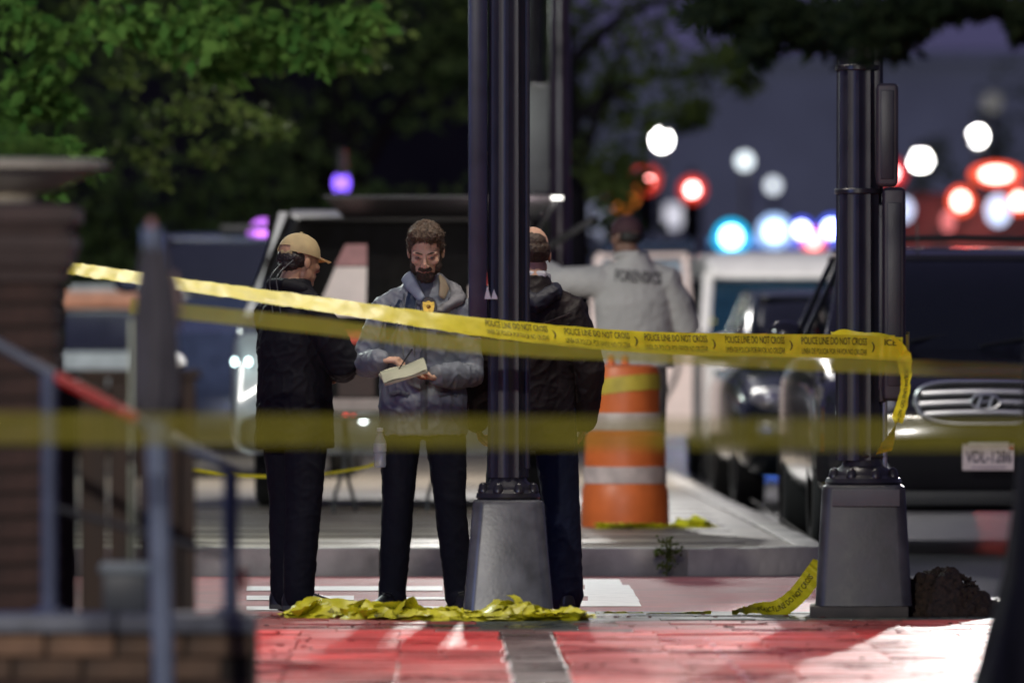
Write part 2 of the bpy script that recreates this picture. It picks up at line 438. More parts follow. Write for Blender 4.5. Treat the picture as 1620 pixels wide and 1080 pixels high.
# ------------------------------------------------------------------ lamp posts
def pedestal(bm, wb, wt, h, r, db=None, dt=None):
    db = db or wb; dt = dt or wt; rings = []
    def ring(w, d, z, rr):
        o = []
        for cx, cy, a0 in ((1, -1, -90), (1, 1, 0), (-1, 1, 90), (-1, -1, 180)):
            for k in range(6):
                a = R(a0 + 90 * k / 5); o.append((cx * (w / 2 - rr) + rr * math.cos(a), cy * (d / 2 - rr) + rr * math.sin(a), z))
        return o
    loft(bm, [ring(wb, db, 0, r), ring(wb - .004, db - .004, h * .03, r), ring(wt + .012, dt + .012, h * .955, r), ring(wt + .004, dt + .004, h * .985, r), ring(wt - .02, dt - .02, h, r * .8)])
def fluted(bm, r, z0, z1, n=12, c=(0, 0)):
    seg = n * 6; rings = []
    for z, k in ((z0, 1.), (z1, .88)):
        rings.append([(c[0] + r * k * (1 - .10 * abs(math.sin(n / 2 * 2 * PI * j / seg))) * math.cos(2 * PI * j / seg), c[1] + r * k * (1 - .10 * abs(math.sin(n / 2 * 2 * PI * j / seg))) * math.sin(2 * PI * j / seg), z) for j in range(seg)])
    loft(bm, rings)
def casting(t, z, w, m):
    bm = BM(); lathe(bm, [(w * .5, z), (w * .52, z + .012), (w * .5, z + .03), (w * .42, z + .045), (w * .40, z + .062), (w * .30, z + .085), (w * .27, z + .115), (w * .29, z + .13), (w * .25, z + .15)], 28)
    put('base_casting', bm, m, t)
    for k in range(8):
        a = 2 * PI * (k + .5) / 8; bm = BM()
        lathe(bm, [(.024, 0), (.026, .012), (.022, .02), (.02, .034), (.012, .044), (.003, .047)], 12)
        put('bolt_cap', bm, m, t, (w * .43 * math.cos(a), w * .43 * math.sin(a), z + .03))
M_globe = glow('globe_lit', (1, .93, .78), 6)
def globes(t, z, lx):
    for s in lx:
        bm = BM(); tube(bm, catmull([(0, 0, z - .45), (s * .5, 0, z - .5), (s, 0, z - .35), (s, 0, z - .2)], 14), .03, 10); a = put('lamp_arm', bm, M_black, t)
        bm = BM(); lathe(bm, [(.06, -.2), (.1, -.16), (.11, -.12)], 16); put('lamp_collar', bm, M_black, a, (s, 0, z))
        bm = BM(); ell(bm, (0, 0, 0), (.16, .16, .18)); put('lamp_globe', bm, M_globe, a, (s, 0, z + .02))
Y1 = 38.36
PL1 = P(804, 972, Y1)
t = thing('lamp_post', 'black fluted lamp post on a tapered grey pedestal, heaps of yellow tape at its foot', 'lamp post', (PL1.x, Y1, 0), R(1))
bm = BM(); pedestal(bm, .405, .305, .52, .05); put('pedestal', bm, M_pedA, t)
casting(t, .52, .28, M_black)
bm = BM(); fluted(bm, .092, .62, 5.0); put('shaft', bm, M_post, t)
bm = BM(); box(bm, (-.135, .03, 3.2), (.088, .10, 3.9), bev=.02); put('cable_box', bm, mat('conduit_blue', (.022, .026, .055), .32, var=.2), t)
for z in (3.0, 4.2):
    bm = BM(); lathe(bm, [(.092, -.02), (.095, -.015), (.095, .015), (.092, .02)], 28); put('strap_band', bm, M_black, t, (0, 0, z))
bm = BM(); tube(bm, [(.085, -.05, .66), (.085, -.05, 5)], .012, 10); put('conduit', bm, M_post, t)
globes(t, 5.3, (-.75, .75))
# small sticker on the shaft
bm = BM()
for k, (a, b, c) in enumerate((((0, 0), (.03, .0), (.012, .06)), ((.03, 0), (.06, 0), (.042, .045)))):
    bm.faces.new([bm.verts.new((x, 0, z)) for x, z in (a, b, c)])
s = put('sticker', bm, M_white, t, (-.108, -.098, 1.42), smooth=False)
bm = BM(); bm.faces.new([bm.verts.new((x, 0, z)) for x, z in ((0.008, .06), (.016, .06), (.012, .13))]); put('sticker_tip', bm, M_redl, s, smooth=False)

Y2 = 38.12
p2 = P(1366, 972, Y2)
t = thing('signal_post', 'black fluted signal post on a dark tapered pedestal beside the mulch mound', 'signal post', (p2.x, Y2, 0), R(-2))
bm = BM(); box(bm, (-.02, 0, .028), (.44, .42, .056), bev=.012); put('plinth', bm, M_plinth, t)
bm = BM(); pedestal(bm, .432, .36, .535, .05); put('pedestal', bm, M_ped_shade, t, (0, 0, .056))
bm = BM(); box(bm, (.01, -.20, .535), (.3, .01, .075), Euler((R(-4), 0, 0)), bev=.002); put('patch_plate', bm, mat('patch', (.10, .10, .10), .6, var=.2), t)  # paler strip across the pedestal front near its top
casting(t, .59, .33, M_black)
bm = BM(); fluted(bm, .105, .70, 5.2, c=(-.02, 0)); put('shaft', bm, M_post, t)
bm = BM(); tube(bm, [(.095, -.03, .66), (.095, -.03, 1.1)], .012, 10); put('conduit', bm, mat('pipe_grey', (.25, .26, .29), .4, metal=.6), t)
def housing(c, s, m):
    bm = BM(); box(bm, (0, 0, 0), s, bev=.028, seg=3); h = put('signal_housing', bm, m, t, c)
    bm = BM(); box(bm, (0, -s[1] / 2 - .002, 0), (s[0] * .6, .014, s[2] * .86), bev=.005); put('back_cover', bm, M_post, h)
    return h
M_hous = mat('housing_plum', (.028, .022, .032), .45, var=.25, bump=.06)
housing((.135, .04, 1.44), (.105, .30, .95), M_hous); housing((.082, .05, 1.40), (.05, .2, .9), M_post)
housing((.105, .04, 2.15), (.10, .30, .46), mat('housing_grey', (.06, .055, .06), .5, var=.2)); housing((.058, .05, 2.3), (.06, .2, .8), M_post)
for z in (1.9, 2.45):
    bm = BM(); lathe(bm, [(.105, -.012), (.108, -.008), (.108, .008), (.105, .012)], 28); put('strap_band', bm, M_black, t, (-.02, 0, z))
bm = BM(); tube(bm, [(-.02, 0, 5.2), (-.02, 0, 5.5)], .04, 10); put('mast_cap', bm, M_black, t)

# plum post with a grey sign further back
YS = 60.0; ps = P(886, 540, YS)
t = thing('sign_post', 'dark plum post with a tall grey sign, behind the fluted lamp post', 'sign post', (ps.x, YS, ZF))
bm = BM(); tube(bm, [(0, 0, 0), (0, 0, 5.5)], [.078, .07], 16); put('post', bm, mat('post_plum', (.045, .028, .045), .3, var=.2), t)
bm = BM(); box(bm, (-.19, -.03, 2.55), (.22, .014, .76), bev=.004); sg = put('sign', bm, M_sign, t)
for z in (2.3, 2.8):
    bm = BM(); box(bm, (-.10, -.018, z), (.24, .012, .03)); put('bracket', bm, M_black, sg)

# mulch mound
bm = BM(); g = bmesh.ops.create_uvsphere(bm, u_segments=90, v_segments=60, radius=1)
for v in bm.verts:
    q = v.co.copy(); rr = min(1, math.hypot(q.x, q.y))
    z = max(0, q.z) ** .9 if q.z > 0 else 0
    v.co = Vector((q.x * (.2 + .05 * (q.x > 0)), q.y * .2, z * .21 * (1 - .3 * (q.x > .3))))
    n = noise.noise(v.co * 24) * .022 + noise.noise(v.co * 70) * .014
    if q.z > 0: v.co += Vector((q.x * n, q.y * n, n * 1.2))
mm = P(1492, 984, 38.2)
o = put('mulch_mound', bm, M_mulch, loc=(mm.x, 38.2, 0), sharp=0); tag(o, 'heap of dark wet mulch against the signal post pedestal', 'mulch')
bm = BM()
for k in range(420):
    a = rng.uniform(0, 2 * PI); q = rng.random() ** .5; x, y = .21 * q * math.cos(a), .19 * q * math.sin(a); z = .20 * (1 - q * q) ** .6 + rng.uniform(-.004, .012)
    box(bm, (x, y, max(.006, z)), (rng.uniform(.012, .04), .006, .005), Euler((rng.uniform(-1, 1), rng.uniform(-1, 1), rng.uniform(0, 6))))
for k in range(160):
    a = rng.uniform(0, 2 * PI); q = .2 + abs(rng.gauss(0, .09)); box(bm, (q * math.cos(a) * 1.2 + .03, q * math.sin(a), .006), (rng.uniform(.008, .03), .007, .006), Euler((0, 0, rng.uniform(0, 6))))
c = put('bark_chips', bm, M_mulch, o, smooth=False); tag(c, kind='stuff')

# ------------------------------------------------------------------ traffic barrel
YB = 51.9; pb = P(989, 833, YB)
t = thing('traffic_barrel', 'orange and white traffic barrel standing on the kerbed pavement', 'traffic barrel', (pb.x, YB, ZF))
def bar(name, prof, m, par=t):
    bm = BM(); lathe(bm, prof, 36); return put(name, bm, m, par)
bar('lower_body', [(.265, 0), (.268, .02), (.266, .14), (.262, .225), (.252, .245), (.25, .262)], M_orange)
bar('reflective_band', [(.2495, .262), (.253, .266), (.252, .362), (.248, .366)], M_refl)
bar('middle_body', [(.248, .366), (.247, .44), (.243, .555), (.222, .575), (.221, .585)], M_orange)
bar('reflective_band', [(.2195, .585), (.223, .59), (.217, .685), (.213, .69)], M_refl)
bar('upper_body', [(.213, .69), (.212, .78), (.209, .94), (.195, .972), (.15, .985), (.0, .987)], M_orange)
for s in (-.085, .0):
    bm = BM(); tube(bm, [(s, 0, .975), (s, 0, 1.04)], [(.028, .02), (.018, .014)], 12, side=(1, 0, 0)); put('handle', bm, M_orange, t)
# tape round the barrel
bm = BM(); rings = []
for k in range(49):
    a = 2 * PI * k / 48; sag = .028 * math.sin(a * 1.0 + 2.2); r = .2175
    rings.append([bm.verts.new((r * math.cos(a), r * math.sin(a), .855 + sag - .05 + j * .024 + .004 * noise.noise(Vector((a * 3, j, 0))))) for j in range(5)])
for i in range(48):
    for j in range(4): bm.faces.new((rings[i][j], rings[i + 1][j], rings[i + 1][j + 1], rings[i][j + 1]))
o = put('barrel_tape', bm, mat('barrel_tape', (.50, .36, .04), .5, var=.2), loc=(pb.x, YB, ZF)); tag(o, 'short yellow tape wound around the top of the orange barrel', 'tape')

# ------------------------------------------------------------------ barrier tape
def ribbon(name, ctrl, width, tilts, m, n=160, crinkle=.004, seed=0, label=None, group='yellow barrier tape strung across the scene', parent=None):
    pts = catmull(ctrl, n); ts = [tilts[min(int(i / n * (len(tilts) - 1)), len(tilts) - 2)] for i in range(n + 1)]
    rows = []; W_ = []
    for i, p in enumerate(pts):
        f = i / n * (len(tilts) - 1); k = min(int(f), len(tilts) - 2); f -= k
        tl = R(tilts[k] * (1 - f) + tilts[k + 1] * f)
        tg = (pts[min(i + 1, n)] - pts[max(i - 1, 0)]).normalized()
        up = Vector((0, 0, 1)) if abs(tg.z) < .9 else Vector((1, 0, 0))
        up = (up - tg * up.dot(tg)).normalized(); up = Matrix.Rotation(tl, 3, tg) @ up
        W_.append((p, up, tg))
    def at(u, v, lift=0.):                                     # u along 0..n, v across -0.5..0.5
        i = min(max(int(u), 0), n - 1); f = u - i
        p = W_[i][0].lerp(W_[i + 1][0], f); up = W_[i][1].lerp(W_[i + 1][1], f); tg = W_[i][2]
        nn = up.cross(tg)
        w = crinkle * noise.noise(Vector((u * .35 + seed, v * 2.2, seed))) + crinkle * .6 * noise.noise(Vector((u * 1.1, v * 4, seed + 9)))
        return p + up * (v * width) + nn * (w + lift)
    bm = BM(); G = [[bm.verts.new(at(i, -.5 + j / 4)) for j in range(5)] for i in range(n + 1)]
    for i in range(n):
        for j in range(4): bm.faces.new((G[i][j], G[i + 1][j], G[i + 1][j + 1], G[i][j + 1]))
    o = put(name, bm, m, parent, sharp=0)
    if label: tag(o, label, 'tape', group)
    L = [0]
    for i in range(n): L.append(L[-1] + (pts[i + 1] - pts[i]).length)
    return o, at, L
def letter_on(o, at, L, txt, s0, width, v0, h, sgn=1, bold=.012):
    me, (x0, x1, y0, y1) = text_mesh(txt, 1, bold)
    for v in me.vertices:
        s = s0 + (v.co.x - x0) / (x1 - x0) * width
        i = max(0, min(len(L) - 2, int(np.searchsorted(L, s)) - 1)); u = i + (s - L[i]) / (L[i + 1] - L[i])
        vv = v0 + (v.co.y - y0) / (y1 - y0) * h
        v.co = at(u, vv, sgn * -.004)
    return put_mesh('lettering', me, M_ink, o, smooth=False)
A_pts = [P(60, 416, 36.6), P(110, 424, 36.6), P(290, 450, 36.7), P(520, 483, 36.9), P(760, 517, 37.2), P(1000, 540, 37.5), P(1200, 546, 37.7), P(1340, 548, 37.82), P(1428, 552, 37.9)]
oA, atA, LA = ribbon('police_tape', A_pts, .105, [-60, -58, -56, -46, -30, -16, -8, -4], M_tape, 220, .006, 3, 'long taut yellow tape with black lettering running to the signal post')
# px -> arc length
def arc_at(px):
    for i in range(221):
        q = atA(i, 0)
        if 810 + q.x / q.y * FPX >= px: return LA[i]
    return LA[-1]
for p0, p1 in ((768, 864), (890, 990), (1014, 1114), (1141, 1239), (1267, 1368), (1398, 1428)):
    s0, s1 = arc_at(p0), arc_at(p1)
    if p0 > 1390: letter_on(oA, atA, LA, 'ICE L', s0, s1 - s0, .12, .26); continue
    letter_on(oA, atA, LA, 'POLICE LINE DO NOT CROSS', s0, s1 - s0, .07, .31)
    letter_on(oA, atA, LA, 'LINEA DE POLICIA POR FAVOR NO CRUZAR', s0, s1 - s0, -.34, .24, bold=.006)
    letter_on(oA, atA, LA, ')', s1 + .022, .016, -.2, .42)
# tail hanging from the post
T_pts = [P(1405, 542, 37.9), P(1428, 560, 37.88), P(1433, 605, 37.86), P(1424, 650, 37.86), P(1408, 690, 37.9), P(1398, 716, 38.0)]
oT, atT, LT = ribbon('police_tape_tail', T_pts, .08, [20, 30, 62, 55, 60, 75], M_tape, 60, .006, 5, 'twisted free end of yellow tape dangling beside the signal post')
letter_on(oT, atT, LT, 'POLICE LINE DO NOT CROSS', .16, .3, -.05, .3)
# tape knot round the signal post
bm = BM(); rings = []
for k in range(25):
    a = R(-200 + 220 * k / 24); q = (.175 * math.cos(a) + .03, .155 * math.sin(a))
    rings.append([bm.verts.new((q[0], q[1], 1.22 - .05 + j * .025 + .012 * math.sin(a * 2) + .012 * noise.noise(Vector((a * 2, j * .7, 3))))) for j in range(5)])
for i in range(24):
    for j in range(4): bm.faces.new((rings[i][j], rings[i + 1][j], rings[i + 1][j + 1], rings[i][j + 1]))
o = put('police_tape_loop', bm, M_tape, loc=(p2.x, Y2, 0)); tag(o, 'yellow tape looped around the signal post at chest height', 'tape', 'yellow barrier tape strung across the scene')
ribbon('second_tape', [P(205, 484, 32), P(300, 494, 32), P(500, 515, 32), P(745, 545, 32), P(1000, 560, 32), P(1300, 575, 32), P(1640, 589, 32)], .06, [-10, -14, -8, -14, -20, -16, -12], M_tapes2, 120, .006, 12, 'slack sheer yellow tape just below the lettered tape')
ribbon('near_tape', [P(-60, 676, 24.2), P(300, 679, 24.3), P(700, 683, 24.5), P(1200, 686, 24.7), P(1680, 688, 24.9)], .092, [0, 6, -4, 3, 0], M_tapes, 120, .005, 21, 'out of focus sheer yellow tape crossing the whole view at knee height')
ribbon('thin_tape', [P(255, 738, 49), P(300, 742, 49), P(380, 752, 49), P(480, 752, 49), P(560, 742, 49), P(600, 732, 49)], .03, [50, 40, 60, 50], M_tape, 60, .004, 31, 'thin twisted yellow tape sagging behind the man in the cap')
# tape lying about
def heap(name, loc, sx, sy, sz, n, seed, label, group=None, w=.10):
    n = int(n * .72)
    r = random.Random(seed); pts = []
    a = r.random() * 6; q = Vector((0, 0, .03))
    for k in range(n):
        a += r.uniform(-1.1, 1.1); stp = .10
        q = q + Vector((math.cos(a) * stp * 1.3, math.sin(a) * stp, 0))
        e = (q.x / sx) ** 2 + (q.y / sy) ** 2
        if e > 1:
            a = math.atan2(-q.y, -q.x) + r.uniform(-.6, .6); q.x *= .86; q.y *= .86; e = (q.x / sx) ** 2 + (q.y / sy) ** 2
        lump = .62 + .38 * math.sin(q.x * 21 + seed) 
        pts.append(Vector((q.x, q.y, .012 + r.random() ** .7 * sz * max(.12, 1 - e) * lump)))
    tl = [r.uniform(35, 110) for _ in range(max(4, n // 4))]
    o, at_, L_ = ribbon(name, pts, w, tl, M_tapeg, n * 8, .013, seed, None)
    for k in range(5 if n > 80 else 0): letter_on(o, at_, L_, 'POLICE LINE DO NOT CROSS', .6 + k * L_[-1] * .18, .34, -.1, .34, 1 if k % 2 else -1)
    for v in o.data.vertices: v.co.z = max(.003, v.co.z)
    o.location = loc; tag(o, label, 'tape', group or 'crumpled yellow tape on the ground'); return o
hp = P(545, 975, 38.5); heap('tape_heap', (hp.x, 37.95, 0), .26, .15, .085, 130, 4, 'crumpled heap of yellow tape by the capped man\'s shoes')
hp = P(655, 978, 38.3); heap('tape_heap', (hp.x, 37.72, 0), .28, .14, .08, 130, 9, 'crumpled heap of yellow tape by the shoes of the man taking notes')
hp = P(825, 980, 38.05); heap('tape_heap', (hp.x, 37.6, 0), .26, .13, .115, 140, 15, 'largest crumpled heap of yellow tape against the grey pedestal')
ribbon('loose_tape', [P(945, 971, 38.5) , P(1000, 972, 38.5), P(1060, 971, 38.5), P(1125, 970, 38.5)], .06, [70, 60, 80, 65], M_tapeg, 40, .01, 41, 'flat strip of loose tape lying right of the dark blue trousers', 'crumpled yellow tape on the ground')
oR, atR, LR = ribbon('trailing_tape', [P(1158, 968, 38.4), P(1195, 962, 38.4), P(1232, 962, 38.35), P(1262, 940, 38.3), P(1284, 912, 38.25), P(1300, 890, 38.2)], .085, [75, 60, 20, 35, 20, 50], M_tape, 60, .012, 44, 'yellow tape trailing from the signal post down to the paving', 'crumpled yellow tape on the ground')
letter_on(oR, atR, LR, 'POLICE LINE DO NOT CROSS', .12, .34, -.1, .3)
hp = P(1090, 834, 51.6); heap('tape_scrap', (hp.x, 51.6, ZF), .13, .08, .07, 34, 22, 'small scrap of yellow tape on the pavement right of the barrel')
hp = P(1010, 834, 51.4); heap('tape_scrap', (hp.x - .03, 51.3, ZF), .17, .05, .02, 24, 25, 'low scrap of yellow tape lying at the foot of the barrel')

# ------------------------------------------------------------------ left foreground: pier, ledge, railing, umbrella
t = thing('brick_pier', 'dark brick pier with a moulded cap at the left edge', 'pier', (-1.665, 27.2, 0))
bm = BM(); box(bm, (0, 0, .75), (.42, .42, 1.5)); put('core', bm, M_mort, t, smooth=False)
me_b = None
for r in range(20):
    z = .035 + r * .075
    for f in range(2):
        for k in range(2 if f == 0 else 2):
            bm = BM(); box(bm, (0, 0, 0), (.21, .1, .064), bev=.005, seg=1) if me_b is None else None
            if me_b is None: o = put('brick', bm, M_wallbr, t); me_b = o.data
            else:
                if bm: bm.free()
                o = bpy.data.objects.new('brick', me_b); COL.objects.link(o); o.parent = t
            off = (.11 if r % 2 else 0)
            if f == 0: o.location = (-.115 + k * .23 + (-.02 if r % 2 else .0), -.172 + rng.uniform(-.003, .003), z)
            else: o.location = (.172 + rng.uniform(-.003, .003), -.115 + k * .23, z); o.rotation_euler = (0, 0, R(90))
bm = BM()
def sqr(h, z): return [(-h, -h, z), (h, -h, z), (h, h, z), (-h, h, z)]
loft(bm, [sqr(.24, 1.42), sqr(.245, 1.45), sqr(.26, 1.47), sqr(.27, 1.52), sqr(.275, 1.525), sqr(.275, 1.565), sqr(.255, 1.57), sqr(.27, 1.60), sqr(.285, 1.61), sqr(.285, 1.655), sqr(.2, 1.67)])
put('cap', bm, mat('pier_cap', (.075, .05, .045), .75, var=.3, scale=6), t, sharp=20)
t = thing('stone_planter', 'pale stone planter bowl standing on the brick pier', 'planter', (-1.625, 27.2, 1.672))
bm = BM(); lathe(bm, [(.11, 0), (.12, .012), (.10, .02), (.15, .035), (.22, .06), (.275, .088), (.31, .10), (.345, .108), (.35, .125), (.31, .135), (.27, .12), (.0, .10)], 40); put('bowl', bm, M_stone, t)
def leaves(name, pts, m, parent, size=(.03, .06), seed=0, kind=None, aspect=.55):
    """pts: array of leaf places; every leaf is a small folded diamond"""
    r = np.random.RandomState(seed); n = len(pts); pts = np.asarray(pts)
    L_ = r.uniform(size[0], size[1], n)
    d = r.normal(size=(n, 3)) * [1, 1, .7] + [0, 0, -.35]; d /= np.linalg.norm(d, axis=1)[:, None]
    e = r.normal(size=(n, 3)); e -= (e * d).sum(1)[:, None] * d; e /= np.linalg.norm(e, axis=1)[:, None]
    nn = np.cross(d, e)
    V = np.stack([pts, pts + d * (L_ * .45)[:, None] + e * (L_ * aspect * .5)[:, None] + nn * (L_ * .08)[:, None],
                  pts + d * L_[:, None], pts + d * (L_ * .45)[:, None] - e * (L_ * aspect * .5)[:, None] + nn * (L_ * .08)[:, None]], 1).reshape(-1, 3)
    F = np.arange(4 * n).reshape(-1, 4)
    me = bpy.data.meshes.new(name); me.from_pydata(V.tolist(), [], F.tolist()); me.update()
    o = put_mesh(name, me, m, parent, smooth=False)
    if kind: o['kind'] = kind
    return o
bp = []
for k in range(700):
    a = rng.uniform(0, 2 * PI); q = rng.random() ** .5 * .27; bp.append((q * math.cos(a), q * math.sin(a), .14 + rng.random() * .14 * (1.2 - q * 2)))
tp = thing('bedding_plant', 'leafy green plant filling the stone bowl on the pier', 'plant', (-1.68, 27.2, 1.62))
leaves('foliage', bp, M_leafA, tp, (.03, .06), 5)
bm = BM(); tube(bm, [(0, 0, .12), (0, 0, .2)], .01, 6); put('stem', bm, M_bark, tp)

t = thing('brick_ledge', 'low brick ledge with lit front bricks under the railing', 'ledge', (0, 25.9, 0))
bm = BM(); box(bm, (-1.62, .15, .11), (1.68, .26, .22)); put('core', bm, M_mort, t, smooth=False)
def brick_me(s, m):
    bm = BM(); box(bm, (0, 0, 0), s, bev=.005, seg=1); me = bpy.data.meshes.new('brick'); bm.to_mesh(me); bm.free(); me.materials.append(m); return me
bl = [brick_me((.20, .1, .066), M_ledge_lit), brick_me((.20, .1, .066), M_wallbr), brick_me((.20, .1, .066), mat('ledge_brick_b', (.20, .115, .07), .75, var=.4, scale=7, bump=.4))]
for r in range(5):
    for k in range(8):
        o = bpy.data.objects.new('brick', bl[1] if r < 3 and rng.random() < .8 else rng.choice([bl[0], bl[2]])); COL.objects.link(o); o.parent = t  # upper courses paler, lower ones dark: light on the front put into brick colour
        o.location = (-.885 - k * .212 - (.1 if r % 2 else 0), .04 + rng.uniform(-.003, .003), .04 + r * .072 - .02)
for k in range(4):
    bm = BM(); box(bm, (-.99 - k * .425, .14, .375), (.418, .36, .055), bev=.012); put('coping', bm, mat('coping_pale', (.16, .17, .20), .6, var=.25), t)
bm = BM(); box(bm, (-1.62, .15, .285), (1.68, .262, .126)); put('backing', bm, M_mort, t, smooth=False)

YR = 26.0
t = thing('handrail', 'blue grey pipe handrail sloping down beside the umbrella', 'handrail', (0, YR, 0))
def lp(px, py): q = P(px, py, YR); return Vector((q.x, 0, q.z))
bm = BM(); tube(bm, [lp(268, 690), lp(350, 733), lp(364, 746)], .0165, 10); put('rail', bm, M_rail, t)
bm = BM()
q0, q1 = lp(-30, 530), lp(268, 690)
tube(bm, [q0, lp(86, 594)], .016, 10); put('rail', bm, M_rail, t)
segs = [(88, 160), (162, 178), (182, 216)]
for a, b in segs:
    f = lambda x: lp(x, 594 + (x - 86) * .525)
    bm = BM(); tube(bm, [f(a), f(b)], [.017, .017], 10); put('red_grip', bm, M_railr, t)  # red light falling on the rail, painted on as saturated red lengths
bm = BM(); tube(bm, [lp(216, 663), lp(268, 690)], .016, 10); put('rail', bm, M_rail, t)
for px, y0 in ((365, 742), (78, 592)):
    bm = BM(); tube(bm, [lp(px, y0), Vector((lp(px, 900).x, 0, .40))], .024, 12); put('post', bm, M_rail, t)
    bm = BM(); lathe(bm, [(.05, 0), (.05, .012), (.028, .02)], 16); put('post_foot', bm, M_rail, t, (lp(px, 900).x, 0, .402))
bm = BM(); box(bm, lp(385, 915) + Vector((.0, 0, 0)), (.022, .04, .07), bev=.006); put('reflector', bm, M_redl, t)  # small spot lit red, its light put into the colour
bm = BM(); tube(bm, [lp(78, 800), lp(365, 880)], .010, 8); put('mid_rail', bm, mat('rail_dark', (.03, .03, .035), .5), t)
t = thing('utility_box', 'small blue grey lidded box on the ledge left of the umbrella', 'box', (P(200, 0, 26.1).x, 26.1, .402))
bm = BM(); box(bm, (0, 0, .06), (.14, .12, .12), bev=.008); put('box_body', bm, mat('box_dark', (.03, .035, .045), .5), t)
bm = BM(); box(bm, (0, 0, .137), (.16, .14, .035), bev=.01); put('box_lid', bm, mat('box_lid', (.14, .17, .20), .45), t)

YU = 24.8
t = thing('patio_umbrella', 'folded grey patio umbrella on a slim blue lit pole', 'umbrella', (0, YU, 0))
def up_(px, py): q = P(px, py, YU); return Vector((q.x, 0, q.z))
bm = BM(); tube(bm, [up_(268, 1400), up_(247, 640), up_(241, 360)], .031, 16); put('pole', bm, mat('umbrella_pole', (.16, .19, .27), .35, var=.15), t)
bm = BM(); rows = []
for y, c, r in ((352, 240, .006), (372, 241, .02), (400, 243, .036), (450, 246, .050), (500, 247, .058), (560, 248, .062), (600, 249, .066), (630, 249, .064), (650, 249, .052), (664, 249, .030)):
    q = up_(c, y); row = []
    for k in range(48):
        a = 2 * PI * k / 48; rr = r * (1 + .13 * math.sin(8 * a + y * .01) + .05 * math.sin(3 * a + y * .02)); row.append((q.x + rr * math.cos(a), rr * math.sin(a), q.z))
    rows.append(row)
loft(bm, rows); put('canopy', bm, M_umb, t)
bm = BM(); ell(bm, up_(240, 356), (.014, .014, .022)); put('finial', bm, mat('finial', (.35, .16, .15), .4), t)
bm = BM(); tube(bm, [up_(276, 430), up_(282, 470), up_(281, 520)], [.006, .013, .006], 8); put('tie_strap', bm, mat('strap_tan', (.26, .17, .15), .8), t)
t = thing('metal_strip', 'thin upright pale metal strip beside the umbrella', 'metal strip', (P(208, 0, 26.6).x, 26.6, 0))
bm = BM(); box(bm, (0, 0, .65), (.012, .02, 1.3), bev=.003); put('strip', bm, mat('strip', (.2, .22, .17), .4, metal=.5), t)
bm = BM(); box(bm, (0, 0, .01), (.06, .06, .02)); put('foot_plate', bm, M_black, t)
t = thing('patio_screen', 'dark brown boarded screen between the pier and the umbrella', 'screen', (-1.24, 27.4, 0))
for k in range(5):
    bm = BM(); box(bm, (-.20 + k * .095, rng.uniform(-.004, .004), .56), (.088, .03, 1.1), bev=.004, seg=1); put('board', bm, mat('board_brown', (.045, .025, .016), .7, var=.4, scale=14, stretch=(1, 1, .2)), t)
bm = BM(); box(bm, (-.01, .0, 1.125), (.5, .05, .03), bev=.006); put('top_rail', bm, mat('board_brown', (0, 0, 0)), t)
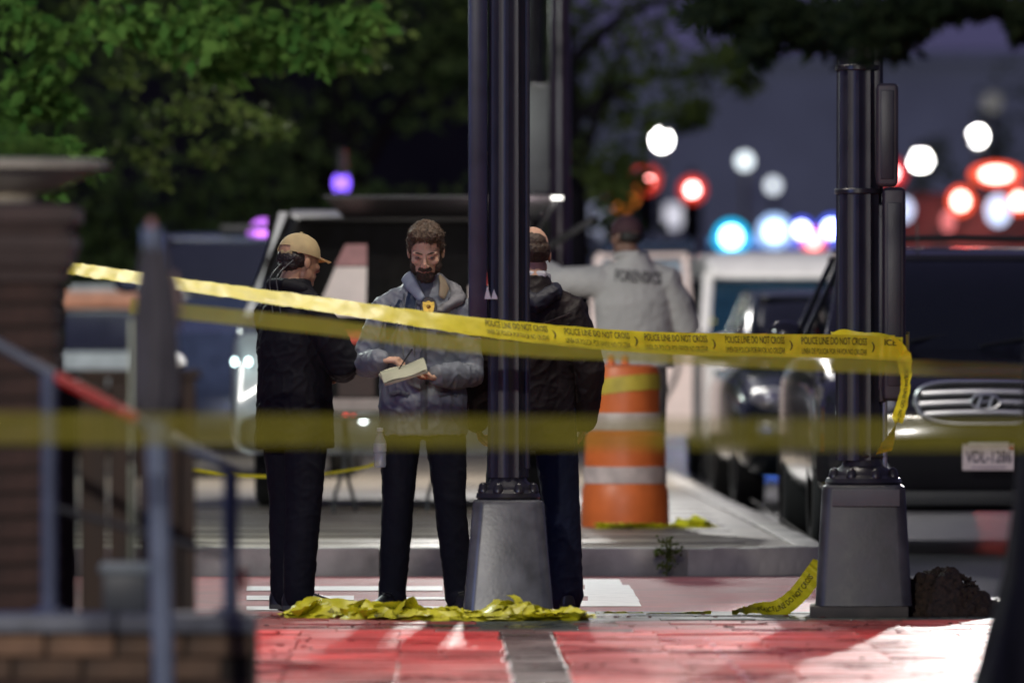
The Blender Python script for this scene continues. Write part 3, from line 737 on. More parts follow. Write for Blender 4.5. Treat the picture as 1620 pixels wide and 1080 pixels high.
# ------------------------------------------------------------------ vehicles (front faces -y, front at y = 0)
def wheel(par, x, y, r, w, s=1):
    bm = BM(); lathe(bm, [(r * .62, -w / 2), (r * .9, -w / 2), (r, -w * .38), (r, w * .38), (r * .9, w / 2), (r * .62, w / 2)], 32, axis='X', close=False)
    g = put('wheel', bm, M_tyre, par, (x, y, r))
    bm = BM(); lathe(bm, [(r * .64, -w * .3), (r * .64, w * .3), (r * .5, w * .34), (.05, w * .36)], 24, axis='X'); put('rim', bm, M_rim, g)
    bm = BM()
    for k in range(5):
        a = 2 * PI * k / 5; tube(bm, [(w * .4, .04 * math.cos(a), .04 * math.sin(a)), (w * .38, r * .6 * math.cos(a), r * .6 * math.sin(a))], .03, 8)
    put('spokes', bm, M_rim, g, smooth=True)
def car(t, m, w=.95, L=4.6, zb=.24, hood=1.05, belt=1.18, roof=1.72, y_ws=1.15, y_roof=1.95, roofw=.62, wr=.36, nose=.75, pn=5., boxy=False):
    secs = [(0.0, w * .86, zb + .16, nose), (.05, w * .92, zb + .06, nose + .12), (.16, w * .965, zb, hood - .10), (.34, w * .99, zb, hood - .04), (y_ws * .75, w, zb, hood + .02),
            (y_ws + .05, w, zb, belt - .02), (2.2, w, zb, belt), (L * .8, w, zb, belt), (L - .15, w * .96, zb, belt - .03), (L, w * .88, zb + .15, belt - .12)]
    bm = BM(); loft(bm, [sring(a, b, c, y, 56, pn) for y, a, b, c in secs]); put('body', bm, m, t)
    g = [(y_ws, w * .80, belt - .06, belt - .02), (y_ws + .02, w * .84, belt - .08, belt + .04), (y_roof - .25, roofw + .09, belt - .08, roof - .12), (y_roof, roofw + .06, belt - .08, roof - .05), (L * .75, roofw + .05, belt - .08, roof - .05), (L - .3, roofw + .06, belt - .08, roof - .22), (L - .1, w * .8, belt - .1, belt + .05)]
    bm = BM(); loft(bm, [sring(a, b, c, y, 48, 6) for y, a, b, c in g]); put('window_glass', bm, M_glass, t)
    bm = BM(); loft(bm, [sring(a, b, c, y, 40, 4) for y, a, b, c in ((y_roof - .12, roofw * .97, roof - .085, roof - .05), (y_roof + .05, roofw + .05, roof - .09, roof - .012), (y_roof + .6, roofw + .07, roof - .09, roof), (L - .8, roofw + .07, roof - .1, roof - .015), (L - .3, roofw + .03, roof - .22, roof - .12))]); put('roof', bm, m, t)
    for s in (-1, 1):
        bm = BM(); tube(bm, [(s * w * .86, y_ws - .05, belt - .05), (s * (w * .80 + roofw) / 2 + s * .05, (y_ws + y_roof) / 2 - .04, (belt + roof) / 2), (s * (roofw + .06), y_roof + .02, roof - .05), (s * (roofw + .07), L * .6, roof - .03)], [(.045, .03)] * 4, 10, side=(1, 0, 0)); put('pillar', bm, m, t)
        for yy in (2.35, 3.3):
            bm = BM(); tube(bm, [(s * w * .97, yy, belt - .03), (s * (roofw + .075), yy + .04, roof - .06)], [(.05, .02)] * 2, 8, side=(0, 1, 0)); put('pillar', bm, m, t)
        bm = BM(); ell(bm, (0, 0, 0), (.115, .06, .085)); mi = put('mirror', bm, m, t, (s * (w + .1), y_ws + .35, belt + .06))
        bm = BM(); box(bm, (-s * .1, .02, -.06), (.12, .05, .03), bev=.01); put('mirror_arm', bm, M_trim, mi)
        wheel(t, s * (w - .12), .85, wr, .23); wheel(t, s * (w - .12), L - .95, wr, .23)
    return t
def face(t, mat_, pts, name, d=.02, loc=(0, 0, 0), rot=None, parent=None):
    bm = BM(); prism(bm, pts, d); o = put(name, bm, mat_, parent or t, loc); 
    if rot: o.rotation_euler = rot
    return o
# dark SUV whose grille and plate face the camera
YH = 50.2; hx = (1557 - 810) / FPX * YH
t = thing('parked_suv', 'black suv facing forward with chrome slatted grille and pale number plate', 'suv', (hx, YH, ZR), R(1.5))
car(t, M_cblack, w=.98, L=4.8, zb=.26, hood=1.14, belt=1.24, roof=1.84, y_ws=1.2, y_roof=2.0, roofw=.60, wr=.37, nose=.86)
def front_y(x): return .055 * (abs(x) / .8) ** 2
bm = BM(); q = []
for k in range(41):
    a = 2 * PI * k / 40; x = .405 * math.copysign(abs(math.cos(a)) ** .5, math.cos(a)); z = .125 * math.copysign(abs(math.sin(a)) ** .6, math.sin(a)); x *= (1 - .10 * (z < 0) * abs(z) / .125)
    q.append((x, -.045 + front_y(x), .90 + z))
bm2 = BM(); bm2.faces.new([bm2.verts.new((x, y + .015, z)) for x, y, z in q[:-1]]); 
tube(bm, q, .014, 8, cap=False); gr = put('grille_surround', bm, M_chrome, t); put('grille_back', bm2, M_trim, gr, smooth=False)
for z, hw in ((.965, .37), (.905, .385), (.845, .355)):
    bm = BM(); tube(bm, [(x * hw, -.055 + front_y(x * hw), z - .012 * x * x) for x in np.linspace(-1, 1, 15)], [(.013, .02)] * 15, 8, side=(0, 1, 0)); put('grille_slat', bm, M_chrome, gr)
bm = BM(); tube(bm, [(.085 * math.cos(a), -.085, .905 + .043 * math.sin(a)) for a in np.linspace(0, 2 * PI, 33)], .008, 8, cap=False); em = put('emblem', bm, M_chrome, t)
bm = BM()
tube(bm, [(-.045, -.085, .875), (-.02, -.088, .938)], .010, 8); tube(bm, [(.02, -.085, .872), (.045, -.088, .935)], .010, 8); tube(bm, [(-.036, -.086, .90), (.036, -.088, .912)], .008, 8); put('emblem_letter', bm, M_chrome, em)
bm = BM(); bm.faces.new([bm.verts.new((.08 * math.cos(a), -.078, .905 + .04 * math.sin(a))) for a in np.linspace(0, 2 * PI, 24, endpoint=False)]); put('emblem_back', bm, M_trim, em, smooth=False)
for s in (-1, 1):
    bm = BM(); ell(bm, (0, 0, 0), (.20, .13, .085), Euler((0, s * R(-8), s * R(28)))); h = put('headlight', bm, M_lens, t, (s * .68, .12, .90))
    bm = BM(); ell(bm, (0, 0, 0), (.07, .05, .06)); put('reflector_bowl', bm, M_chrome, h, (-s * .05, -.10, 0))
    bm = BM(); lathe(bm, [(.055, 0), (.06, .02), (.03, .03), (0, .032)], 20, axis='Y'); f = put('fog_lamp', bm, M_lens, t, (s * .62, -.03, .5)); f.rotation_euler = (0, 0, PI)
    bm = BM(); tube(bm, [(s * .58, 1.85, 1.83), (s * .585, 1.95, 1.90), (s * .585, 3.6, 1.90), (s * .58, 3.7, 1.82)], .02, 8); put('roof_rail', bm, M_trim, t)
bm = BM(); tube(bm, [(-.58, 2.3, 1.885), (0, 2.3, 1.90), (.58, 2.3, 1.885)], .018, 8); put('roof_bar', bm, M_trim, t)
bm = BM(); tube(bm, [(-.24, 2.05, 1.80), (-.24, 2.07, 1.99)], .006, 6); put('antenna', bm, M_trim, t)
bm = BM(); loft(bm, [sring(a, b, c, y, 40, 5) for y, a, b, c in ((-.045, .70, .42, .66), (-.025, .82, .38, .69), (.1, .94, .36, .70), (.3, .975, .36, .70))]); put('bumper', bm, mat('bumper_black', (.008, .007, .009), .7, spec=.15), t)
bm = BM(); box(bm, (0, -.04, .34), (1.1, .03, .09), bev=.015); put('lower_grille', bm, M_trim, t)
bm = BM(); box(bm, (.02, -.075, .58), (.308, .008, .155), bev=.003, seg=1); pl = put('number_plate', bm, M_plate, t)
bm = BM(); box(bm, (.02, -.073, .664), (.24, .012, .014), bev=.003, seg=1); put('plate_holder', bm, M_chrome, pl)
me, (x0, x1, y0, y1) = text_mesh('VDL-1286', 1, .012)
for v in me.vertices: v.co = Vector((.02 - .135 + (v.co.x - x0) / (x1 - x0) * .27, -.081, .548 + (v.co.y - y0) / (y1 - y0) * .075))
put_mesh('lettering', me, M_plink, pl, smooth=False)
bm = BM(); box(bm, (.02, -.080, .522), (.2, .003, .010)); put('plate_line', bm, mat('plate_line', (.35, .25, .3), .6), pl, smooth=False)
bm = BM(); box(bm, (.155, -.080, .638), (.03, .003, .02)); put('plate_tab', bm, M_redl, pl, smooth=False)
for s in (-.42, .42):
    bm = BM(); tube(bm, [(s * 1.15, .30, 1.115), (s * 1.05, .7, 1.155), (s, 1.05, 1.19)], [(.03, .012)] * 3, 8, side=(1, 0, 0)); put('bonnet_crease', bm, M_cblack, t)
bm = BM(); tube(bm, [(x, .03 + .09 * abs(x) ** 2, 1.055 - .03 * abs(x) ** 2) for x in np.linspace(-.8, .8, 15)], .006, 6); put('bonnet_gap', bm, M_trim, t)
bm = BM(); box(bm, (0, 1.62, 1.30), (1.3, .3, .05), bev=.02); put('dashboard', bm, M_trim, t)
for s in (-.25, .35):
    bm = BM(); tube(bm, [(s - .28, y_ := 1.12, 1.235), (s + .25, 1.3, 1.32)], .01, 6); put('wiper', bm, M_trim, t)

# second dark car behind it
YD = 63.5; dxx = (1362 - 810) / FPX * YD
t = thing('parked_car', 'greenish black car parked between the white van and the black suv', 'car', (dxx, YD, ZR), R(2))
car(t, M_cblack2, w=.91, L=4.6, hood=1.02, belt=1.12, roof=1.66, roofw=.60)
for s in (-1, 1):
    bm = BM(); ell(bm, (0, 0, 0), (.17, .12, .10), Euler((0, 0, s * R(25)))); h = put('headlight', bm, M_lens, t, (s * .66, .10, .82))
    bm = BM(); ell(bm, (0, 0, 0), (.06, .05, .06)); put('reflector_bowl', bm, M_chrome, h, (s * .02, -.09, 0))
bm = BM(); box(bm, (0, -.02, .72), (.8, .05, .16), bev=.03); put('grille', bm, M_trim, t)
bm = BM(); box(bm, (0, -.03, .5), (.31, .01, .155), bev=.003); put('number_plate', bm, M_plate, t)

# white van with its passenger door open
YV = 75.5; vx = 2.72
t = thing('white_van', 'white passenger van with dark blue windscreen and its near door open', 'van', (vx, YV, ZR), R(1))
bm = BM(); loft(bm, [sring(a, b, c, y, 56, 7) for y, a, b, c in ((0, .93, .35, .98), (.06, .98, .28, 1.08), (.3, 1.01, .26, 1.18), (.75, 1.02, .26, 1.30), (.85, 1.02, .26, 1.38), (5.4, 1.02, .26, 1.4), (5.5, .98, .3, 1.36))]); put('body', bm, M_cwhite, t)
bm = BM(); loft(bm, [sring(a, b, c, y, 48, 8) for y, a, b, c in ((.80, .96, 1.30, 1.36), (.84, .965, 1.28, 1.40), (1.28, .90, 1.28, 1.90), (5.3, .90, 1.28, 1.92), (5.45, .88, 1.3, 1.85))]); put('window_glass', bm, M_glassb, t)
bm = BM(); loft(bm, [sring(a, b, c, y, 48, 6) for y, a, b, c in ((1.10, .86, 1.83, 1.87), (1.2, .93, 1.80, 1.97), (1.5, .955, 1.80, 2.07), (5.2, .955, 1.80, 2.09), (5.5, .9, 1.82, 2.0))]); put('roof', bm, M_cwhite, t)
for s in (-1, 1):
    bm = BM(); tube(bm, [(s * .985, .80, 1.33), (s * .93, 1.25, 1.86)], [(.05, .04)] * 2, 10, side=(1, 0, 0)); put('pillar', bm, M_cwhite, t)
    bm = BM(); box(bm, (s * .80, -.0, .90), (.28, .06, .24), bev=.02); h = put('headlight_frame', bm, M_trim, t)
    bm = BM(); box(bm, (s * .80, -.035, .90), (.19, .02, .155), bev=.015); put('headlight', bm, mat('van_lens', (.62, .45, .42), .3, var=.1), h)
    bm = BM(); box(bm, (s * .80, -.02, 1.10 - .32 + .0), (.01, .01, .01)); bm.free()
    wheel(t, s * .88, .95, .37, .24); wheel(t, s * .88, 4.4, .37, .24)
    bm = BM(); box(bm, (0, 0, 0), (.16, .08, .26), bev=.03); put('mirror', bm, M_trim, t, (s * 1.18, .95, 1.5))
bm = BM(); box(bm, (0, -.01, .90), (1.16, .05, .24), bev=.02); put('grille', bm, M_trim, t)
for k in range(4):
    bm = BM(); box(bm, (0, -.04, .82 + k * .055), (1.1, .02, .016), bev=.004, seg=1); put('grille_slat', bm, M_chrome, t)
bm = BM(); box(bm, (0, -.08, .52), (1.96, .16, .22), bev=.05); put('bumper', bm, M_cwhite, t)
bm = BM(); box(bm, (-.95, .9, 1.42), (.12, .05, .07), bev=.01); put('permit_sticker', bm, mat('permit', (.6, .55, .1), .6), t)  # yellow reflection on the van, painted as a small block
# the open door, hinged at the front pillar and swung out to the left
bm = BM()
prism(bm, [(-1.02, .42), (-.06, .42), (-.05, 1.26), (-1.02, 1.26)], .07); dr = put('door', bm, M_cpink, t, (-1.03, 1.05, 0)); dr.rotation_euler = (0, 0, R(16))
fr = BM()
for a, b in (((-1.0, 0, 1.24), (-.93, 0, 2.02)), ((-.93, 0, 2.02), (-.12, 0, 2.04)), ((-.12, 0, 2.04), (-.06, 0, 1.24))):
    tube(fr, [Vector(a) + Vector((0, .035, 0)), Vector(b) + Vector((0, .035, 0))], [(.05, .035)] * 2, 8, side=(0, 1, 0))
put('door_frame', fr, M_cpink, dr)
bm = BM(); prism(bm, [(-.96, 1.27), (-.1, 1.27), (-.15, 1.98), (-.9, 1.98)], .012); put('door_window', bm, mat('door_glass', (.22, .27, .32), .15, var=.2), dr, (0, .03, 0))
bm = BM(); tube(bm, [(-.90, 0, 2.09), (-.05, 0, 2.11)], [(.04, .06)] * 2, 8, side=(0, 1, 0)); put('door_top_trim', bm, mat('trim_blue', (.015, .025, .05), .4), dr)
bm = BM(); tube(bm, catmull([(-.20, -.02, 1.2), (-.22, -.02, .95), (-.42, -.02, .62), (-.5, -.02, .5)], 14), .02, 8); put('door_seal', bm, M_trim, dr)
bm = BM(); box(bm, (-.8, -.02, 1.05), (.14, .03, .05), bev=.01); put('handle', bm, M_trim, dr)

# white SUV with raised tailgate (rear faces the camera, rear at y = 0)
YT = 57.5; tx = (634 - 810) / FPX * YT; SF = FPX / YT
t = thing('tailgate_suv', 'white suv seen from behind with its dark tailgate raised and cargo bay open', 'suv', (tx, YT, ZF))
def lz(py): return CAMZ + (540 - py) / SF - ZF
def lx(px): return (px - 634) / SF
M_side = mat('suv_side', (.42, .47, .48), .25, coat=.5, var=.1)
for s in (-1, 1):
    bm = BM()
    loft(bm, [sring(.13, lz(718), lz(a), y, 32, 3.2, s * c) for y, a, c in ((-.02, 560, .98), (.06, 528, 1.005), (.3, 516, 1.03), (1.2, 508, 1.03), (3.2, 508, 1.03), (4.3, 540, 1.0))]); q = put('side_panel', bm, M_side, t)
    bm = BM(); ell(bm, (0, 0, 0), (.055, .05, .22)); put('tail_lamp', bm, mat('tail_lens', (.35, .08, .07), .2, spec=.8), t, (s * .86, -.06, lz(650)))
    # slanted rear pillar
    bm = BM(); prism(bm, [(lx(884) * s if s > 0 else -lx(884), lz(500)), (1.0 * s, lz(500)), (s * .82, lz(335)), (s * .76, lz(335))][::s], .14); put('rear_pillar', bm, M_cwhite, t, (0, .05, 0))
    bm = BM(); tube(bm, [(s * .90, .0, lz(470)), (s * .70, -.12, lz(345))], .028, 8); put('gas_strut', bm, M_trim, t)
    wheel(t, s * .88, .95, .37, .25); wheel(t, s * .88, 3.6, .37, .25)
bm = BM(); box(bm, (0, 2.2, lz(338)), (1.5, 4.0, .06), bev=.02); put('roof', bm, M_cwhite, t)
bm = BM(); box(bm, (0, 2.3, lz(650)), (1.9, 4.2, .05)); fl = put('floor', bm, M_dark, t)
bm = BM(); box(bm, (0, 1.8, (lz(650) + lz(340)) / 2), (1.9, .05, lz(340) - lz(650))); put('rear_bulkhead', bm, M_dark, t, smooth=False)
for s in (-1, 1):
    bm = BM(); box(bm, (s * .86, 1.0, (lz(650) + lz(340)) / 2), (.04, 1.6, lz(340) - lz(650))); put('interior_wall', bm, M_dark, t, smooth=False)
bm = BM(); prism(bm, [(lx(497), lz(500)), (lx(578), lz(500)), (lx(580), lz(422)), (lx(530), lz(422))], .03); pn = put('cargo_panel', bm, M_cpink, t, (0, .12, 0))
bm = BM(); prism(bm, [(lx(529), lz(420)), (lx(580), lz(420)), (lx(580), lz(386)), (lx(546), lz(386))], .03); put('cargo_panel', bm, mat('panel_rose', (.34, .15, .15), .5), t, (0, .12, 0))
for a in (0, 16):
    bm = BM(); tube(bm, [(lx(545 + a), .1, lz(396)), (lx(508 + a), .1, lz(480))], .008, 6); put('cargo_cord', bm, M_trim, pn)
bm = BM(); prism(bm, [(lx(742), lz(500)), (lx(790), lz(500)), (lx(790), lz(452)), (lx(742), lz(452))], .03); put('cargo_panel', bm, M_cpink, t, (0, .12, 0))
bm = BM(); prism(bm, [(lx(510), lz(650)), (lx(880), lz(650)), (lx(880), lz(630)), (lx(510), lz(630))], .2); put('sill', bm, mat('sill_beige', (.36, .29, .26), .5), t, (0, -.12, 0))
bm = BM(); loft(bm, [sring(a, lz(718), lz(652), y, 40, 5) for y, a in ((-.2, .92), (-.15, 1.03), (.0, 1.1), (.25, 1.12))]); put('bumper', bm, mat('bumper_grey', (.09, .09, .095), .5), t)
bm = BM(); prism(bm, [(lx(505), lz(543)), (lx(592), lz(543)), (lx(586), lz(524)), (lx(508), lz(524))], .03); put('cargo_net', bm, mat('net_red', (.6, .06, .03), .5), t, (0, .0, 0))
bm = BM(); prism(bm, [(lx(535), lz(628)), (lx(592), lz(628)), (lx(592), lz(548)), (lx(535), lz(548))], .03); put('cargo_panel', bm, mat('cargo_brown', (.06, .035, .03), .7), t, (0, .1, 0))
# the raised lid
hl = BM(); loft(hl, [[(lx(520), -1.0, lz(322) + .02), (lx(880), -1.0, lz(322) + .02), (lx(884), -1.0, lz(313)), (lx(514), -1.0, lz(313))],
                     [(lx(545), .12, lz(345)), (lx(850), .12, lz(345)), (lx(850), .12, lz(322)), (lx(545), .12, lz(322))]])
hd = put('tailgate', hl, mat('tailgate_dark', (.012, .009, .011), .4), t, smooth=False)
bm = BM(); box(bm, (lx(880), -1.0, lz(317)), (.075, .03, .022), bev=.006); put('tailgate_lamp', bm, glow('white_lamp', (1, .97, .9), 4), hd)
bm = BM(); tube(bm, [(lx(842), -.1, lz(383)), (lx(870), -.6, lz(335)), (lx(880), -.95, lz(320))], .018, 8); put('gas_strut', bm, M_trim, t)
bm = BM(); tube(bm, [(lx(868), -.1, lz(390)), (lx(940), -.5, lz(347))], [.03, .022], 8); put('side_bar', bm, M_trim, t)
for px, py, c, s_ in ((548, 658, (1, .05, .03), 3), (560, 659, (1, .05, .03), 3), (576, 664, (.9, 1, 1), 12)):
    bm = BM(); ell(bm, (0, 0, 0), (.018, .012, .016) if s_ < 5 else (.028, .014, .024)); put('marker_lamp', bm, glow('marker%d' % s_, c, s_), t, (lx(px), -.24, lz(py)))
for px in (372, 394):
    bm = BM(); ell(bm, (0, 0, 0), (.022, .015, .03)); put('side_lamp', bm, glow('side_lamp', (.75, 1, 1), 5), t, (lx(px), -.12, lz(572)))  # glowing dots stand for highlights on the curved side panel

# folding table standing behind the men
YF = 56.2; ft = P(610, 806, YF)
t = thing('folding_table', 'low folding table with crossed metal legs in front of the open tailgate', 'table', (ft.x, YF, ZF))
bm = BM(); box(bm, (0, 0, .62), (.85, .5, .03), bev=.008); put('tabletop', bm, M_table, t)
for px in (545, 692):
    xx = (px - 610) / FPX * YF
    bm = BM()
    tube(bm, [(xx, 0, .60), (xx, 0, .30), (xx - .06, -.1, .12), (xx - .07, -.12, 0)], .013, 8); tube(bm, [(xx, 0, .30), (xx + .05, .1, .12), (xx + .075, .12, 0)], .013, 8); put('leg', bm, M_table, t)
    bm = BM(); tube(bm, [(xx, 0, .60), (xx + .05, .0, .32), (xx + .06, 0, .25)], .012, 8); put('leg_brace', bm, M_table, t)

# far emergency vehicles
def boxtruck(name, label, cat, x, y, w, h, m, L=6.5):
    t = thing(name, label, cat, (x, y, ZR))
    bm = BM(); box(bm, (0, L / 2 + 1.6, h / 2 + .25), (w, L - 1.2, h - .5), bev=.08); put('box_body', bm, m, t)
    bm = BM(); loft(bm, [sring(a, b, c, yy, 40, 6) for yy, a, b, c in ((0, w * .44, .4, 1.2), (.2, w * .47, .35, 1.35), (1.0, w * .48, .35, 1.5), (1.6, w * .46, .35, 2.2), (2.3, w * .46, .35, 2.25))]); put('cab', bm, m, t)
    bm = BM(); prism(bm, [(-w * .38, 1.5), (w * .38, 1.5), (w * .34, 2.1), (-w * .34, 2.1)], .03); o = put('windscreen', bm, M_glass, t, (0, 1.0, 0)); o.rotation_euler = (0, 0, 0)
    for s in (-1, 1):
        bm = BM(); ell(bm, (0, 0, 0), (.16, .06, .1)); put('headlight', bm, M_lens, t, (s * w * .36, .02, .9))
        wheel(t, s * (w / 2 - .15), 1.1, .45, .28); wheel(t, s * (w / 2 - .15), L - .6, .45, .28)
    return t
def halo_glow(name, c, e, tr):
    if name in MATS: return MATS[name]
    m = bpy.data.materials.new(name); m.use_nodes = True; MATS[name] = m; n = m.node_tree; n.nodes.remove(n.nodes['Principled BSDF'])
    em = n.nodes.new('ShaderNodeEmission'); em.inputs[0].default_value = (*c, 1); em.inputs[1].default_value = e
    tb = n.nodes.new('ShaderNodeBsdfTransparent'); mx = n.nodes.new('ShaderNodeMixShader'); mx.inputs[0].default_value = tr
    n.links.new(em.outputs[0], mx.inputs[1]); n.links.new(tb.outputs[0], mx.inputs[2]); n.links.new(mx.outputs[0], n.nodes['Material Output'].inputs[0]); return m
def beacon(t, px, py, Y, s, c, e, off=(0, 0, 0), nm=None):
    """lit lamp core inside a larger coloured lens"""
    q = P(px, py, Y) - t.location; bm = BM(); ell(bm, (0, 0, 0), s)
    hot = tuple(.22 + .78 * x for x in c) if e > 10 else c
    o = put('beacon', bm, glow(nm or ('beacon_%d_%d' % (px, py)), hot, e), t, (q.x, Y - t.location.y, q.z))
    if e > 3:
        bm = BM(); ell(bm, (0, 0, 0), (s[0] * 1.75, s[1] * 1.5, s[2] * 1.75)); put('beacon_lens', bm, halo_glow('lens_%d_%d' % (px, py), c, 2.0, .5), o)  # glowing shell added to imitate coloured bloom round the lamp
    return o
YA = 118
ta = boxtruck('ambulance', 'pale box bodied ambulance with blue and red roof beacons beyond the van', 'ambulance', 3.95, YA, 2.4, 2.75, mat('amb_paint', (.3, .3, .33), .4))
bm = BM(); box(bm, (0, 2.0, 2.56), (2.3, .25, .08), bev=.02); put('beacon_bar', bm, M_trim, ta)
for px, py, s, c, e in ((1157, 375, .14, (.0, .55, 1.), 34), (1225, 366, .14, (.42, .62, 1.), 9), (1268, 364, .10, (.08, .12, 1.), 40), (1287, 380, .10, (1., .10, .08), 14), (1316, 362, .11, (.08, .15, 1.), 40)):
    beacon(ta, px, py, YA + 1.7, (s, .1, s), c, e)
YE = 106
te = boxtruck('fire_engine', 'red fire engine with red and white beacons at the far right', 'fire engine', 6.0, YE, 2.5, 3.1, M_fire, 8.5)
bm = BM(); box(bm, (0, 2.5, 3.1), (2.4, .3, .1), bev=.02); put('beacon_bar', bm, M_trim, te)
for px, py, sx, sz, c, e in ((1520, 318, .10, .11, (1., .10, .04), 30), (1576, 276, .20, .09, (1., .10, .04), 30), (1612, 318, .09, .1, (1., .10, .04), 30), (1579, 333, .16, .2, (.6, .72, 1.), 1.6), (1430, 332, .13, .16, (.6, .72, 1.), 1.3), (1500, 350, .09, .14, (1., .25, .25), .9)):
    beacon(te, px, py, YE + 1.2, (sx, .1, sz), c, e)
# white van side on, far left, and dark car behind the cap man
t = thing('banded_van', 'white van with an orange band parked side on at the left', 'van', (P(300, 0, 84).x, 84, ZF - .1), R(0))
q = lambda py: CAMZ + (540 - py) / FPX * 84 - ZF + .1
bm = BM(); box(bm, (0, .9, (q(612) + q(556)) / 2), (2.6, 1.8, q(556) - q(612)), bev=.06); put('lower_body', bm, mat('van_pale', (.40, .43, .46), .4), t)
bm = BM(); box(bm, (0, .92, (q(555) + q(490)) / 2), (2.5, 1.7, q(490) - q(555)), bev=.04); put('window_band', bm, mat('band_navy', (.02, .022, .05), .3), t)
bm = BM(); box(bm, (0, .9, (q(488) + q(460)) / 2), (2.56, 1.76, q(460) - q(488)), bev=.04); put('orange_band', bm, mat('band_salmon', (.55, .24, .15), .5), t)
bm = BM(); box(bm, (0, .9, q(456)), (2.4, 1.6, .06), bev=.02); put('roof', bm, mat('van_pale', (0, 0, 0)), t)
for s in (-.85, .85): 
    bm = BM(); lathe(bm, [(.05, -.1), (.3, -.1), (.32, -.05), (.32, .1), (.05, .1)], 24, axis='Y'); put('wheel', bm, M_tyre, t, (s, .05, .34))
YC = 70
t = thing('dark_sedan', 'dark blue car parked under the trees behind the capped man', 'car', (P(385, 0, YC).x, YC, ZF), R(0))
car(t, mat('car_blue', (.016, .022, .045), .2, coat=.7), w=.92, L=4.4, hood=1.3, belt=1.55, roof=2.05, roofw=.7)
for s in (-1, 1):
    bm = BM(); ell(bm, (0, 0, 0), (.12, .06, .08)); put('headlight', bm, M_lens, t, (s * .6, .04, .95))
beacon(t, 416, 373, YC + 2.0, (.075, .05, .085), (.62, .18, 1.), 5)
bm = BM(); box(bm, (-.0, 2.0, 2.08), (.5, .2, .05)); put('beacon_bar', bm, M_trim, t)
t = thing('camera_mast', 'slim dark mast with a small violet beacon above the raised tailgate', 'mast', (P(540, 0, 88).x, 88, ZF))
bm = BM(); tube(bm, [(0, 0, 0), (0, 0, 3.1)], [.07, .05], 10); put('mast', bm, M_black, t)
bm = BM(); ell(bm, (0, 0, 0), (.085, .06, .11)); put('beacon', bm, glow('violet', (.22, .10, 1.), 3.5), t, (0, 0, P(540, 290, 88).z - ZF))
bm = BM(); box(bm, (0, 0, P(540, 312, 88).z - ZF), (.2, .16, .1), bev=.02); put('camera_box', bm, M_trim, t)
# traffic signals
def signal(px, py, z, c, e, label, lit=0):
    Y = FPX * (z - CAMZ) / (540 - py); q = P(px, py, Y)
    t = thing('traffic_signal', label, 'traffic signal', (q.x, Y, ZR), group='traffic signals down the street')
    bm = BM(); tube(bm, [(0, .2, 0), (0, .2, z + .4)], [.09, .07], 10); put('mast', bm, M_black, t)
    bm = BM(); box(bm, (0, 0, z - .38), (.38, .25, 1.15), bev=.04); h = put('signal_head', bm, M_trim, t)
    for k in range(3):
        on = k == lit
        bm = BM(); lathe(bm, [(.15, 0), (.15, -.03), (.1, -.05), (0, -.055)], 20, axis='Y'); put('lens', bm, glow('sig_%d%d' % (px, k), c, 5) if on else M_redl if k == 0 else M_dark, h, (0, -.13, z - .36 * (k - lit)))
        if on:
            bm = BM(); ell(bm, (0, 0, 0), (.09, .03, .09)); put('lamp_core', bm, glow('core_%d' % px, tuple(.3 + .7 * x for x in c), e * 1.4), h, (0, -.2, z))
            bm = BM(); ell(bm, (0, 0, 0), (.26, .1, .26)); put('lens_hood', bm, halo_glow('hood_%d' % px, c, 1.0, .6), h, (0, -.22, z))  # glowing shell wider than the lit lens, imitates its halo
        bm = BM(); lathe(bm, [(.165, .0), (.165, -.16)], 20, axis='Y', close=False); put('visor', bm, M_trim, h, (0, -.12, z - .36 * (k - lit)))
signal(1022, 282, 4.2, (1., .07, .04), 26, 'traffic signal showing red, partly behind leaves')
signal(1095, 298, 4.2, (1., .07, .04), 30, 'traffic signal showing red, clear of the leaves')
signal(985, 305, 3.6, (1., .28, .03), 12, 'traffic signal glowing amber through the leaves', 1)
signal(1410, 272, 4.3, (1., .05, .05), 22, 'traffic signal whose red glow peeps out behind the signal post')
# street lamps along the far street
def street(px, py, e, label, z=6., r=.19, P_=0, c=(1, .98, .95)):
    Y = FPX * (z - CAMZ) / (540 - py); q = P(px, py, Y)
    t = thing('street_lamp', label, 'street lamp', (q.x, Y, ZR), group='globe street lamps down the street')
    bm = BM(); lathe(bm, [(.2, 0), (.18, .3), (.08, .6), (.06, z - .4), (.1, z - .25), (.05, z - .2)], 14); put('post', bm, M_black, t)
    bm = BM(); ell(bm, (0, 0, 0), (r, r, r * 1.05)); put('globe', bm, glow('street_%d' % px, c, e), t, (0, 0, z))
    if P_: lamp_light('street_light', (q.x, Y, z + .55), P_, (1, .95, .88), .2)
street(1047, 220, 26, 'street lamp shining white above the red signals', P_=3000, r=.18)
street(1178, 253, 2.4, 'dim street lamp, upper of the pair left of the signal post', c=(.85, .95, 1))
street(1223, 292, 2.0, 'dim street lamp, lower of the pair left of the signal post', c=(.85, .92, 1))
street(1457, 253, 30, 'large bright street lamp just right of the signal post', P_=3000, r=.22)
street(1547, 214, 24, 'bright street lamp high above the black suv', P_=3000, r=.16)
street(1065, 340, .7, 'faint street lamp low beside the red signals', z=4.3, r=.3, c=(.85, .85, 1))
street(1570, 160, .12, 'faint street lamp high in the misty leaves on the right', r=.2)
street(955, 345, .35, 'faint bluish street lamp above the dark capped man', z=4., r=.4, c=(.7, .75, 1))
